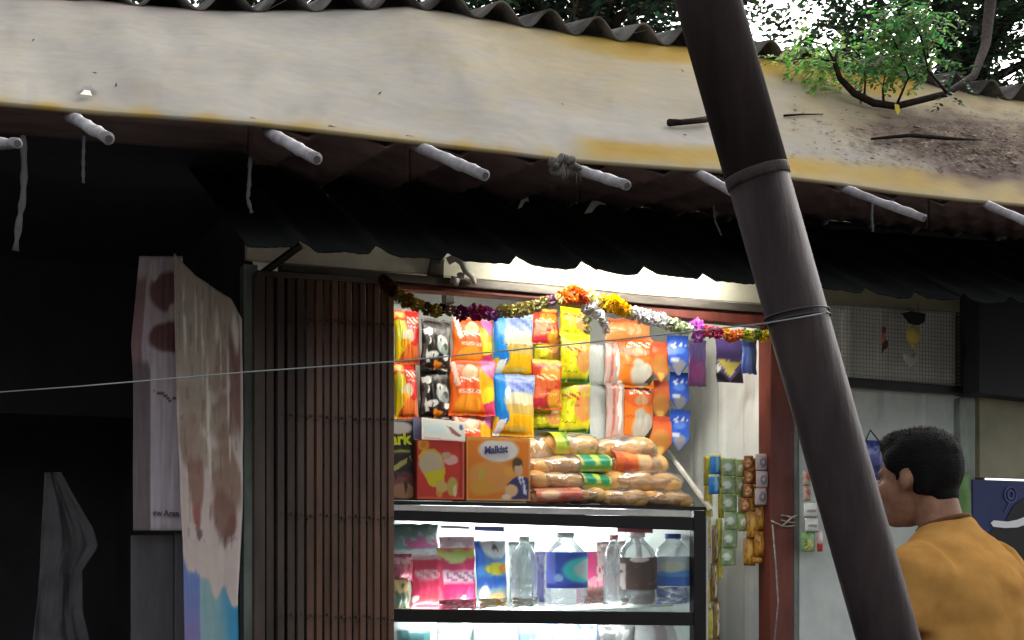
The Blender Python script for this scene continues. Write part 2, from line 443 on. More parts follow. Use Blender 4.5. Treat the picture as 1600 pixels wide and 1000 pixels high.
# ------------------------------------------------------------------ neighbouring shop on the right
nb = thing('neighbour_stall', 'beige and dark blue stall front at the right of the kiosk', 'stall', onY(1580, 2000, .05))
slabY('shutter_box', [(1530,400),(2100,440),(2100,680),(1530,614)], -.1, .14, M['greyshutter'], nb)
slabY('beige_panel', [(1531,618),(2100,664),(2100,764),(1531,746)], -.01, .03, M['beige'], nb)
slabY('blue_panel', [(1520,749),(2100,768),(2100,1010),(1520,1010)], -.014, .03, M['bluesign'], nb)
slabY('lower_panel', [(1525,1012),(2100,1012),(2100,2000),(1525,2000)], -.01, .03, M['darkpanel'], nb)
emb = MB()
def ring(mb, px, py, r, rt, y, n=28):
    c = onY(px, py, y)
    mb.tube([c + Vector((r*math.cos(2*PI*k/n), 0, r*math.sin(2*PI*k/n))) for k in range(n+1)], rt, 5, cap=False)
ring(emb, 1579, 773, .030, .003, -.017); ring(emb, 1579, 773, .015, .004, -.017)
emb.tube([onY(1577,786,-.017), onY(1570,800,-.017)], .002, 5)
emb.tube([onY(1590,770,-.017), onY(1610,765,-.017)], .002, 5)
emb.mk('round_emblem', M['text_blue'], nb)
b = MB()
b.slab([onY(px,py,-.017) for px,py in [(1530,852),(1548,830),(1572,812),(1584,790),(1598,779),(1680,770),(1680,1000),(1560,1000),(1545,870)]], (0,.002,0))
b.mk('black_shoe_print', M['blackplastic'], nb)
b = MB()
b.slab([onY(px,py,-.0185) for px,py in [(1548,817),(1553,813),(1575,815),(1590,812),(1605,806),(1640,800),(1640,809),(1608,818),(1590,824),(1570,825),(1552,823)]], (0,.001,0))
b.mk('white_stripe', M['text_white'], nb)

# ------------------------------------------------------------------ dark stall on the left
st = thing('dark_stall', 'unlit open stall with walls coloured dark for shade to the left of the kiosk', 'stall', (-2.2, 1.4, 0))
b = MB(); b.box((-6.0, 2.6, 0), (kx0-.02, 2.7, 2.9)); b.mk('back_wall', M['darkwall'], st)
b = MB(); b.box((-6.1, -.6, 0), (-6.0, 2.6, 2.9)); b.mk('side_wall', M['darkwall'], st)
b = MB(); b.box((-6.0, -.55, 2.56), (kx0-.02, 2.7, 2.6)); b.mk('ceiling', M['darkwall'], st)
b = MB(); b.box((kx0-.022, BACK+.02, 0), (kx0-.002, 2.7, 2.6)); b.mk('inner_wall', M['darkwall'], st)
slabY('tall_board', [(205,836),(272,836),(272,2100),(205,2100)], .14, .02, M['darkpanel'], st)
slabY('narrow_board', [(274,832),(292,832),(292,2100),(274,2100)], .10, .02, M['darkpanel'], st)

# ------------------------------------------------------------------ sheets and tarpaulin roof
eave = [(-640,98),(-120,144),(0,158),(150,172),(300,182),(400,190),(500,201),(600,213),(700,225),(800,236),(870,245),(950,252),(1060,260),(1115,263),(1240,276),(1300,283),(1400,298),(1500,309),(1600,318),(1740,334),(2100,380)]
topl = [(-640,-62),(-120,-14),(0,-8),(150,0),(250,10),(350,17),(450,16),(550,14),(640,10),(720,22),(800,37),(900,53),(1000,66),(1075,73),(1190,90),(1260,100),(1400,118),(1460,132),(1540,150),(1600,158),(1740,184),(2100,246)]
EY, TY = -1.0, 0.2
def tarp_pt(px, v):
    a, b_ = onY(px, pl(eave, px), EY), onY(px, pl(topl, px), TY)
    p_ = a.lerp(b_, v)
    s = noise.noise(Vector((px*.004, v*1.6, 1.7)))*.022 + noise.noise(Vector((px*.013, v*3, 5.1)))*.008
    s += .010*math.exp(-((px-640-150*(1-v))/38)**2)*v
    s += .006*math.exp(-((px-905+60*v)/25)**2)*(1-v)
    p_ += Vector((0, -.5, .85))*s*min(1, v*6)*min(1, (1-v)*6)
    return p_
def tarp_col(px, v):
    n1 = noise.noise(Vector((px*.006, v*4, 0))); n2 = noise.noise(Vector((px*.02, v*9, 4))); n3 = noise.noise(Vector((px*.0035, v*22, 8)))
    c = Vector((152, 147, 138)) + Vector((1, 1, .9))*(n1*11 + n2*5 + n3*3)
    # dyed yellow shows where the white coat has worn off
    y = 0.0
    up = sm((.80 - v) - .10*n1, .12)
    y = max(y, up * max(0, min(1, (px-800+60*n1)/190)) * (.95 + .3*n3 if px < 1430 else .35))
    y = max(y, sm(.45 - v + .12*n1, .7) * max(0, min(1, (px-560)/260)) * .30)
    y = max(y, sm(v - .022 - .012*n2, .03) * max(.12, .42 + .5*n2))
    if px > 880: y = max(y, sm(v - lerp(.105, .15, max(0, min(1, (px-1040)/160))), .03) * min(1, (px-880)/60) * (.62 + .5*n1 + .35*n3))
    if v < .02 and px > 900: y *= .5
    y = max(y, .28*max(0, min(1, (px-1180)/80)) * sm(.3 - v, .3))
    c = c.lerp(Vector((154, 124, 52)), max(0, min(1, y + .12*n2)))
    c = c.lerp(Vector((160, 138, 132)), .35*sm(.93 - v, .06)*(1 if px < 330 else 0))
    # dirt and leaf mould
    d = max(0, min(1, (px-1290 - 260*abs(v-.42))/140)) * sm(abs(v-.42 - .15*n2) - .30, .22)
    d *= .75 + .9*noise.noise(Vector((px*.03, v*14, 2)))
    c = c.lerp(Vector((88, 73, 66)), max(0, min(1, d*1.1)))
    c *= 1 - .035*sm(.42 - noise.noise(Vector((px*.03, v*5, 9))), .25)
    return (c.x, c.y, c.z)
nu, nv = 440, 34
vs, fs, cs = [], [], []
rows = []
for j in range(-4, nv+1):
    for i in range(nu+1):
        px = lerp(-640, 2100, i/nu)
        if j >= 0:
            v = j/nv; p_ = tarp_pt(px, v)
        else:       # rolled hem
            a = -j*PI/2.6/1.2; p_ = tarp_pt(px, 0) + Vector((0, -.004*math.sin(a) + .001*(-j), -.004*(1-math.cos(a)) - .0006*(-j))); v = 0.0
        vs.append(p_); cs.append(L(tarp_col(px, v)))
for j in range(nv+4):
    for i in range(nu):
        a = j*(nu+1)+i; fs.append((a, a+1, a+nu+2, a+nu+1))
tarp = thing('tarpaulin', 'weathered white and yellow tarpaulin stretched over the sloping roof', 'tarpaulin', onY(800, 236, -1))
o = mk('tarp_sheet', vs, fs, M['tarp'], tarp, True, cols=cs)
m_ = o.modifiers.new('thickness', 'SOLIDIFY'); m_.thickness = .003; m_.offset = -1
# torn hole near the left hem
c0 = tarp_pt(134, .10)
b = MB(); b.slab([tarp_pt(px, v) + Vector((0,-.006,.004)) for px, v in [(121,.07),(128,.12),(140,.13),(153,.085),(140,.10),(130,.105)]], (0,.004,.001)); b.mk('torn_flap', M['gatedark'], tarp)
b = MB(); b.slab([tarp_pt(px, v) + Vector((0,-.010,.008)) for px, v in [(124,.055),(131,.085),(140,.08),(143,.05)]], (0,.004,.001)); b.mk('torn_edge', M['cream'], tarp)
# knot where the hem is tied
b = MB()
kc = onY(886, 248, -1.03)
for k in range(16):
    a = random.random()*6.28; q = kc + Vector((math.cos(a)*.026, .02+random.uniform(-.01,.01), math.sin(a)*.016-.012))
    b.ell(q, (random.uniform(.008,.02),.012,random.uniform(.006,.016)), 8, 6, rot=Matrix.Rotation(a, 3, 'Y'))
for k in range(5):
    a = random.uniform(-1,1); b.tube([kc+Vector((a*.03,.02,0)), kc+Vector((a*.045,.01,-.03)), kc+Vector((a*.05,.02,-.05))], [.004,.003,.001], 5)
b.mk('tied_knot', M['knot'], tarp, True)

# first corrugated sheet under the hem (its brown underside shows)
low1 = [(-640,150),(-120,203),(0,215),(380,246),(430,280),(500,290),(700,305),(800,318),(930,326),(1180,350),(1300,352),(1600,382),(1740,398),(2100,440)]
roof = thing('lean_to_roof', 'dark corrugated lean-to roof below the tarpaulin', 'roof', (0.3, -.4, 2.2))
def sheet(name, x0p, x1p, nearf, farf, mat, prof, n=None, th=.006, nv=6):
    vs, fs = [], []
    n = n or int((x1p-x0p)/5)
    for i in range(n+1):
        px = lerp(x0p, x1p, i/n)
        a, c = nearf(px), farf(px); xm = a.x
        for j in range(nv+1):
            t = j/nv; q = a.lerp(c, t); q = q + Vector((0,0,prof(q.x, t, px))); vs.append(q)
    k = nv+1
    for i in range(n):
        for j in range(nv): fs.append((i*k+j, (i+1)*k+j, (i+1)*k+j+1, i*k+j+1))
    o = mk(name, vs, fs, mat, roof, True)
    m = o.modifiers.new('thickness', 'SOLIDIFY'); m.thickness = th; m.offset = 0
    return o
def near1(px): return onY(px, pl(eave, px)+6, -.975)
def far1(px): return onY(px, pl(low1, px)-8, -.47)
def saw(x, per=.177):
    ph = (x/per) % 1.0
    return 1 - ph/.72 if ph < .72 else (ph-.72)/.28
def prof1(x, t, px): return (.032*(saw(x)-.5) if px > 390 else 0)
lo, hi = -120, 1740
cuts = [-640, -380, -120, 130, 388, 640, 905, 1170, 1450, 1740, 2100]
for i, (a, c) in enumerate(zip(cuts, cuts[1:])):
    sheet('upper_sheet', a+.8, c-.8, near1, far1, M['brownsheet'], prof1, n=int((c-a)/4))
# torn bright lips hanging from the sheet edge
def lip(px, py, w, h):
    b = MB(); pts = [(0,0),(.35,-.55),(.75,-1),(1.0,-.9),(1.05,-.35),(.8,-.1),(.45,.15)]
    b.slab([onY(px + (u-.5)*w, py - v*h + 0, -.49) for u, v in [(0,-1),(.35,-.85),(.55,-.3),(.75,-.05),(1,-.15),(.95,.3),(.6,.5),(.35,.2),(.15,-.5)]], (0,.004,0))
    return b.mk('curled_edge', M['cork'], roof)
lip(818, 313, 17, 13); lip(930, 318, 34, 16)
# second sheet over the shop front, coloured black for the shade it lies in
base2 = [(380,383),(520,392),(800,412),(1000,427),(1160,441),(1290,452),(1450,466),(1600,474),(1740,486),(2100,520)]
def near2(px): return onY(px, pl(base2, px) + 3.5*noise.noise(Vector((px*.021, 3, 1))) + 2*noise.noise(Vector((px*.09, 1, 4))), -.80)
def far2(px):
    a = near2(px); return Vector((a.x, .06, a.z + .86*math.tan(math.radians(27))))
def rib(x, per=.180, off=.02):
    ph = ((x+off)/per) % 1.0
    if ph < .10: return ph/.10
    if ph < .34: return 1-(ph-.10)/.24
    return 0.0
def prof2(x, t, px): return .020*rib(x) + .004*noise.noise(Vector((x*9, t*3, 0)))
for a, c in zip([386, 655, 935, 1215, 1500, 1800], [655, 935, 1215, 1500, 1800, 2100]):
    sheet('lower_sheet', a+.6, c-.6, near2, far2, M['blacksheet'], prof2, n=int((c-a)/2.5))
# eave purlin under the sheets
b = MB(); b.tube([onY(388,372,-.12)+Vector((0,0,.14)), onY(1560,440,-.12)+Vector((0,0,.16))], .022, 8); b.mk('purlin', M['blackframe'], roof)

# pale rods poking out from under the hem
def rod(p0, p1, r, label):
    a, c = onY(p0[0], p0[1], -1.00), None
    d0 = dep(p0[0], -1.0)
    c = atD(p1[0], p1[1], d0 - .15)
    dirv = (c-a)
    a2 = a - dirv*.25
    t = thing('roof_rod', label, 'rod', c, 'pale rods poking out under the tarpaulin hem')
    b = MB(); n = 7
    r *= .80; jr = random.Random(int(p0[0])); n = 12
    b.tube([a2.lerp(c, k/n) + Vector((jr.uniform(-1,1), 0, jr.uniform(-1,1)))*.0012 for k in range(n+1)], [r*(1+jr.uniform(-.07,.07)+(.10 if k % 5 == 3 else 0)) for k in range(n+1)], 10)
    b.mk('shaft', M['pipe'], t, True)
    e = MB(); dn = dirv.normalized()
    e.tube([c + dn*.0005, c + dn*.002], r*.62, 10); e.mk('cut_end', M['darkpanel'], t)
    return t
rod((-30,226),(27,224), .0125, 'pale rod at the photo\'s left edge, pointing sideways below the hem')
rod((118,186),(170,217), .0145, 'short pale rod below the torn hole in the tarpaulin hem')
rod((431,213),(495,249), .0150, 'pale rod under the hem above the folding gate')
rod((664,234),(758,274), .0155, 'long pale rod left of the tied knot in the hem')
rod((906,266),(980,290), .0150, 'pale rod just right of the tied knot in the hem')
rod((1097,274),(1196,327), .0140, 'knobbly pale rod ending at the leaning pole')
rod((1326,297),(1444,341), .0130, 'thin split pale rod right of the leaning pole')
rod((1545,321),(1640,362), .0140, 'pale rod at the right edge of the photo')

# upper corrugated roof behind the tarpaulin
ur = thing('corrugated_roof', 'grey corrugated cement roof above and behind the tarpaulin', 'roof', (0.5, .8, 3.2))
def upsheet(a, c):
    vs, fs = [], []; n = int((c-a)/3.2); nv = 8
    for i in range(n+1):
        px = lerp(a, c, i/n); q0 = onY(px, pl(topl, px)+1, TY)
        q0.y = TY - .03
        for j in range(nv+1):
            t = j/nv
            w = .034*math.sin(q0.x/.178*2*PI) + .004*noise.noise(Vector((q0.x*5, t*4, 2)))
            vs.append(Vector((q0.x, q0.y + 1.25*t, q0.z + .022 + w + 1.25*t*math.tan(math.radians(13)))))
    k = nv+1
    for i in range(n):
        for j in range(nv): fs.append((i*k+j, (i+1)*k+j, (i+1)*k+j+1, i*k+j+1))
    o = mk('corrugated_sheet', vs, fs, M['asbestos'], ur, True)
    m = o.modifiers.new('thickness', 'SOLIDIFY'); m.thickness = .008; m.offset = 0
for a, c in zip([-640, -380, -120, 170, 460, 740, 1010, 1290, 1560, 1830], [-380, -120, 170, 460, 740, 1010, 1290, 1560, 1830, 2100]): upsheet(a+.5, c-.5)
# unseen closing boards, added so the loft under the roofs stays dark
b = MB(); b.box((-6, 1.3, 2.0), (4.6, 1.34, 3.3)); b.mk('loft_shade_board', M['darkwall'], ur)
b = MB(); b.box((-6, 2.7, 2.3), (kx0, 2.74, 3.3)); b.mk('rear_shade_board', M['darkwall'], ur)

# ------------------------------------------------------------------ lamps
def tube_lamp(name, label, a, c, r, mat, caps=True):
    t = thing(name, label, 'lamp', (Vector(a)+Vector(c))/2)
    b = MB(); b.tube([a, c], r, 10); b.mk('lit_tube', mat, t, True)
    d = (Vector(c)-Vector(a)).normalized(); e = MB()
    e.tube([Vector(a)-d*.03, a], r*1.15, 10); e.mk('end_cap', M['whitestrip'], t)
    e = MB(); e.tube([c, Vector(c)+d*.03], r*1.15, 10); e.mk('end_cap', M['whitestrip'], t)
    return t
la = onY(830, 400, -.16); lc = onY(1150, 415, -.16)
tube_lamp('tube_light', 'lit white tube lamp hidden under the sheet in front of the cream board', (la.x, -.16, 2.425), (lc.x, -.16, 2.425), .012, M['lampfront'])
tube_lamp('tube_light', 'lit white tube lamp on the ceiling inside the kiosk', (kx0+.45, .075, 2.37), (kx1-.15, .075, 2.36), .012, M['lamp'])

# ------------------------------------------------------------------ white clip fixture on the fascia
fx = thing('wall_fixture', 'lumpy white fixture with a bent clip on the cream board', 'fixture', onY(718, 440, -.02))
b = MB(); b.slab([onY(px,py,-.012) for px,py in [(674,403),(696,405),(694,434),(668,432)]], (0,.012,0)); bevel(b.mk('mount_plate', M['greymetal'], fx))
b = MB(); b.tube([onY(700,408,-.03), onY(712,402,-.045), onY(722,410,-.05), onY(728,424,-.05), onY(738,432,-.045), onY(741,442,-.03)], [.012,.014,.011,.010,.009,.008], 8); b.mk('bent_clip', M['cork'], fx, True)
b = MB(); b.tube([onY(704,436,-.03), onY(717,441,-.035)], [.011,.013], 8); b.ell(onY(720,431,-.03), (.014,.012,.012), 8, 6); b.mk('socket', M['cork'], fx, True)

# ------------------------------------------------------------------ folding gate
gate = thing('folding_gate', 'brown steel folding gate pushed back to the left of the kiosk opening', 'gate', onY(510, 2150, -.03))
gx = [404,420,437,453,468,483,497,509,521,532,543,554,565,576,587,598,609]
for i, px in enumerate(gx):
    y = -.035 + (.012 if i % 2 else 0)
    w = (.022 if i % 2 else .019) if i < 6 else .0165
    if i == 0: w = .030
    c = onY(px, 700, y).x
    zt = onY(px, 429 + i*1.0, y).z; zb = .36
    b = MB()
    d_ = .030
    b.slab([(c-w/2, y-d_/2, zb), (c+w/2, y-d_/2, zb), (c+w/2, y+d_/2, zb), (c+w/2-.003, y+d_/2, zb), (c+w/2-.003, y-d_/2+.003, zb), (c-w/2+.003, y-d_/2+.003, zb), (c-w/2+.003, y+d_/2, zb), (c-w/2, y+d_/2, zb)], (0, 0, zt-zb))
    o = b.mk('gate_bar', M['gatedark'] if i < 5 else M['gate'], gate)  # left bars use the darker copy, their shade put into the colour
    bevel(o, .0015, 2)
for i, px in enumerate(gx[:-1]):
    c = onY((px+gx[i+1])/2, 700, .012).x; w = .012
    b = MB(); b.box((c-w/2, .002, .36), (c+w/2, .022, onY(px, 431+i, .012).z)); bevel(b.mk('rear_bar', M['gatedark'], gate), .0015)
rv = MB()
for row in (505, 655, 810, 966):
    for i, px in enumerate(gx[2:]):
        q = onY(px+5, row + (i-7)*.55 + random.uniform(-2,2) - 3, -.054); rv.tube([q, q+Vector((0,.012,0))], .0042, 8)
        q = onY(px-1, row + (i-7)*.55 + random.uniform(-2,2) + 3, -.054); rv.tube([q, q+Vector((0,.012,0))], .0030, 8)
tag(rv.mk('rivets', M['gatedark'], gate), kind='stuff')
ls = MB()
for row in (560, 735, 890):
    for i in range(len(gx)-1):
        if i % 2: ls.tube([onY(gx[i], row-50, -.008), onY(gx[i+1], row+50, -.008)], .004, 5)
tag(ls.mk('lattice_straps', M['gatedark'], gate), kind='stuff')
b = MB(); q0, q1 = onY(402, 427, -.03), onY(614, 443, -.03)
b.slab([onY(402,422,-.055), onY(616,437,-.055), onY(616,445,-.055), onY(402,430,-.055)], (0,.03,0)); b.mk('top_rail', M['greymetal'], gate)

# ------------------------------------------------------------------ glass display cabinet
CY = .06
cab = thing('display_cabinet', 'black framed glass cabinet with two lit shelves below the packets', 'cabinet', onY(860, 2000, .3))
def cslab(name, poly, y, th, mat, bev=.002): return slabY(name, poly, y, th, mat, cab, bev)
CD = .50
cslab('top_slab', [(560,781),(1104,792),(1104,797),(560,787)], CY-.012, CD, M['blackframe'])
cslab('white_edging', [(560,787.5),(1078,798),(1081,801),(1081,808),(560,796)], CY-.008, .02, M['whitestrip'])
cslab('top_bar', [(560,796.6),(1084,808.5),(1084,829),(560,811)], CY-.004, .025, M['blackframe'])
cslab('corner_stile', [(1084.5,797.6),(1103,798),(1103,2000),(1084.5,2000)], CY-.006, .03, M['blackframe'])
cslab('shelf_bar', [(560,951),(1084,957),(1084,978),(560,971)], CY-.004, .03, M['blackframe'])
cslab('side_edging', [(1103.5,806),(1107,806),(1107,2000),(1103.5,2000)], CY+.002, .02, M['whitestrip'])
sx0, sx1 = onY(560, 900, CY).x, onY(1084, 900, CY).x
stop, sbot = onY(800, 812, CY).z, onY(800, 954, CY).z
low = onY(800, 1085, CY).z
b = MB(); b.box((sx0, CY+.13, sbot-.012), (sx1, CY+CD-.02, sbot)); b.mk('shelf_panel', M['greywall'], cab)
b = MB(); b.box((sx0, CY+.03, low-.012), (sx1, CY+CD-.02, low)); b.mk('shelf_panel', M['greywall'], cab)
b = MB(); b.box((sx0, CY+CD-.018, .36), (sx1+.02, CY+CD-.006, stop+.02)); b.mk('back_panel', M['white'], cab)
b = MB(); b.box((sx1+.012, CY+.03, .36), (sx1+.02, CY+CD-.02, stop)); b.mk('end_panel', M['greywall'], cab)
b = MB(); b.box((sx0-.01, CY+.02, .36), (sx0, CY+CD-.02, stop)); b.mk('end_panel', M['greywall'], cab)
cslab('glass_pane', [(560,812),(1084,829.5),(1084,956.5),(560,950.5)], CY+.008, .004, M['glass'], 0)
cslab('glass_pane', [(560,972),(1084,978.5),(1084,1400),(560,1400)], CY+.008, .004, M['glass'], 0)
tube_lamp('case_light', 'lit white tube lamp under the top of the glass cabinet', onY(655, 809, CY+.40), onY(975, 815, CY+.40), .006, M['lampcase'])
tube_lamp('case_light', 'lit white tube lamp under the middle shelf of the glass cabinet', onY(650, 963, CY+.09), onY(985, 967, CY+.09), .0055, M['lampcase'])
# sloping white side board right of the loaves
b = MB(); P4 = [onY(1042,704,.46), onY(1046,703,.46), onY(1114,794,.045), onY(1109,796,.045)]
b.slab(P4, (0,.01,-.004)); b.mk('sloping_edge', M['whitestrip'], cab)
b = MB(); b.slab([onY(1044,707,.46), onY(1111,797,.05), onY(1076,796,.46)], (.003,0,0)); b.mk('sloping_side', clear('frosted_side', (.9,.93,.93), .06, .2, .35, (200,206,208)), cab)

# ------------------------------------------------------------------ printed packets hanging in columns
def packet_mesh(name, w, h, dep_, colf, parent, mat, nu=46, nv=54, seed=0.0, org=None, back=(190,190,190), flat=False):
    """sealed pillow bag: crimped ends, bulging belly, wrinkles running in from the seals"""
    def pos(sgn):
        def f(u, v):
            e = (1-abs(2*u-1)**2.6); ev = min(1, min(v, 1-v)/.07)
            bulge = (max(0, e)**.55) * (max(0, math.sin(PI*max(0,min(1,(v-.05)/.9))))**.45)
            wr = noise.noise(Vector((u*7+seed*9, v*2.5, seed)))*.10 + noise.noise(Vector((u*16, v*4+seed*5, seed)))*.05
            th = dep_*.5*bulge*(1+wr*2)
            pinch = 1 - .07*math.sin(PI*v)
            x = (u-.5)*w*pinch + .004*noise.noise(Vector((seed, v*4, 1)))
            z = v*h + .004*noise.noise(Vector((u*6, seed, v*2)))*(1 if v > .5 else -1)
            y = sgn*th - .002*math.sin(u*60)*(1-ev)*.5
            return Vector((x, y, z))
        return f
    vs, fs, cs = grid(nu, nv, pos(-1), colf)
    n = len(vs)
    v2, f2, _ = grid(nu, nv, pos(1))
    vs += [v + Vector((0,.0006,0)) for v in v2]; fs += [tuple(reversed([i+n for i in f])) for f in f2]
    cs += [L(back)]*len(v2)
    return mk(name, vs, fs, mat, None, True, local=True, cols=cs)
PK = {}
P_red = painter((222,36,34), [('r',-.1,-.1,.42,.80,(248,214,30)),('n',9,.30,(206,196,60)) if False else ('e',.18,.62,.12,.2,(214,214,60)),('e',.5,.50,.24,.13,(222,196,166)),('e',.40,.36,.2,.10,(240,170,30)),('p',[(.05,0),(1,0),(1,.30),(.45,.36)],(236,120,48)),('r',0,.84,.45,.97,(250,180,50)),('e',.22,.92,.16,.05,(255,225,150)),('e',.9,.2,.08,.2,(214,120,90)),('b',.48,.74,.97,.86,4.2,(255,236,214)),('b',.5,.66,.9,.70,7,(250,220,200))], seed=1)
P_blk = painter((38,34,34), [('p',[(.02,.80),(.32,.82),(.30,.70),(.12,.64),(.06,.70)],(235,238,236)),('e',.20,.58,.07,.08,(240,240,240)),('e',.66,.50,.20,.17,(196,206,202)),('e',.72,.40,.13,.10,(150,166,164)),('e',.58,.62,.10,.06,(236,240,238)),('e',.35,.30,.18,.07,(228,232,230)),('e',.8,.26,.10,.06,(238,240,238)),('p',[(.42,.20),(.80,.10),(.45,.0)],(240,150,40)),('r',.62,-.02,.9,.04,(240,236,230)),('p',[(.02,.45),(.12,.42),(.3,.15),(.2,.12)],(220,222,220)),('n',7,.42,(92,88,86))], seed=2)
P_org = painter((244,112,34), [('p',[(0,1),(.72,1),(.68,.40),(.14,.42),(.0,.8)],(240,92,44)),('p',[(0,1),(.10,1),(.2,.55),(.1,.5)],(255,214,196)),('e',.42,.76,.17,.13,(206,172,132)),('e',.42,.86,.10,.05,(244,200,170)),('r',.14,.40,.66,.47,(255,206,184)),('e',.40,.17,.28,.22,(246,160,44)),('r',.1,-.05,.66,.02,(214,70,40)),('p',[(.62,1),(1,1),(1,.62),(.7,.8)],(216,110,168)),('p',[(.62,.84),(1,.64),(1,.30),(.64,.34)],(250,170,20)),('e',.84,.34,.16,.18,(224,214,40)),('p',[(.72,.2),(1,.28),(1,0),(.82,0)],(212,60,110)),('b',.22,.58,.62,.68,4.6,(255,240,226)),('b',.18,.415,.60,.455,8,(170,50,30))], seed=3)
P_blu = painter((238,182,16), [('r',0,.46,1,1.05,(150,170,214)),('r',-.1,.30,.26,1.05,(22,134,222)),('e',.62,.86,.3,.08,(136,150,214)),('b',.40,.72,.95,.92,3.2,(92,118,206)),('e',.62,.56,.42,.16,(206,200,170)),('r',.28,.36,1,.52,(196,168,90)),('e',.30,.70,.08,.1,(200,240,255)),('e',.55,.12,.28,.05,(214,190,90)),('e',.22,.30,.13,.12,(22,120,216)),('p',[(0,0),(.14,0),(.3,.28),(.1,.25)],(220,232,240))], seed=4)
P_rst = painter((200,60,40), [('r',.02,.0,.98,.08,(180,40,30)),('e',.6,.72,.36,.16,(236,146,44)),('e',.4,.5,.36,.1,(222,106,50)),('e',.2,.32,.24,.12,(240,120,90)),('e',.25,.12,.22,.1,(204,50,70)),('e',.75,.2,.28,.2,(232,160,50)),('n',8,.38,(214,110,60)),('r',.02,.9,.98,1.02,(248,190,90)),('b',.12,.58,.80,.70,3.6,(255,232,190)),('b',.2,.28,.8,.33,7,(250,220,150))], seed=5)
P_yel = painter((222,214,16), [('r',-.1,-.05,1.1,.08,(46,122,26)),('r',-.1,.08,1.1,.12,(190,200,60)),('e',.72,.46,.30,.26,(220,150,84)),('e',.74,.80,.20,.10,(206,160,90)),('e',.2,.75,.16,.14,(196,206,20)),('e',.3,.4,.12,.2,(240,236,60)),('n',9,.40,(196,190,40)),('p',[(.85,0),(1.05,0),(1.05,.3),(.9,.12)],(30,120,60)),('b',.08,.62,.62,.74,3.8,(186,40,30)),('b',.08,.20,.5,.24,7,(60,110,30))], seed=6)
P_og2 = painter((240,128,40), [('p',[(0,1.05),(1,1.05),(1,.62),(.4,.58),(0,.74)],(226,96,36)),('e',.58,.70,.22,.09,(196,150,110)),('e',.64,.26,.34,.24,(206,202,192)),('e',.52,.48,.16,.08,(190,190,178)),('p',[(.70,.1),(.98,.32),(1,.22),(.86,.06)],(70,60,50)),('e',.05,.06,.08,.06,(250,246,230)),('b',.22,.80,.90,.92,3.8,(255,240,220)),('b',.08,.40,.34,.44,9,(180,70,30))], seed=7)
P_tan = painter((196,112,60), [('e',.5,.5,.5,.3,(204,132,70)),('r',-.1,.82,1.1,1.1,(170,84,50)),('e',.2,.2,.2,.16,(226,140,70)),('n',7,.4,(176,110,70))], seed=8)
P_sm = painter((222,104,56), [('e',.5,.34,.42,.34,(208,140,70)),('e',.5,.12,.3,.12,(226,190,96)),('r',-.1,.86,1.1,1.1,(206,80,50))], seed=9)
P_bl2 = painter((40,92,214), [('e',.5,.14,.42,.24,(150,152,168)),('e',.5,.62,.3,.10,(96,140,236)),('r',-.1,.9,1.1,1.1,(30,64,150)),('e',.3,.38,.2,.06,(214,224,240)),('b',.15,.70,.88,.80,3.0,(236,240,250))], seed=10)
P_pur = painter((84,40,96), [('r',-.1,.62,1.1,1.1,(70,56,110)),('e',.5,.3,.4,.2,(110,42,104)),('r',-.1,-.05,1.1,.04,(60,24,60))], seed=11)
P_wht = painter((176,182,182), [('e',.4,.5,.3,.3,(184,190,190)),('r',-.1,-.05,1.1,.05,(150,152,150))], seed=12)
P_pnk = painter((190,166,162), [('p',[(.3,1),(.5,1),(.4,.1),(.25,0)],(190,110,100)),('e',.7,.6,.14,.4,(236,226,220)),('n',6,.35,(206,150,140))], seed=13)
P_dia = painter((88,70,130), [('p',[(.05,.5),(.95,.5),(.5,.12)],(214,196,96)),('p',[(0,.42),(.5,0),(.0,0)],(24,24,22)),('p',[(1,.42),(.5,0),(1,0)],(24,24,22)),('e',.08,.32,.08,.1,(214,220,214))], seed=14)
P_bl3 = painter((62,92,176), [('p',[(0,1),(.4,1),(.7,0),(.2,0)],(96,124,190)),('e',.8,.5,.2,.5,(60,80,120))], seed=15)
kinds = {'red':(P_red,.045),'blk':(P_blk,.04),'org':(P_org,.05),'blu':(P_blu,.05),'rst':(P_rst,.04),'yel':(P_yel,.05),'og2':(P_og2,.05),'tan':(P_tan,.035),'sm':(P_sm,.02),'bl2':(P_bl2,.018),'pur':(P_pur,.015),'wht':(P_wht,.008),'pnk':(P_pnk,.02),'dia':(P_dia,.012),'bl3':(P_bl3,.015)}
HY = .36
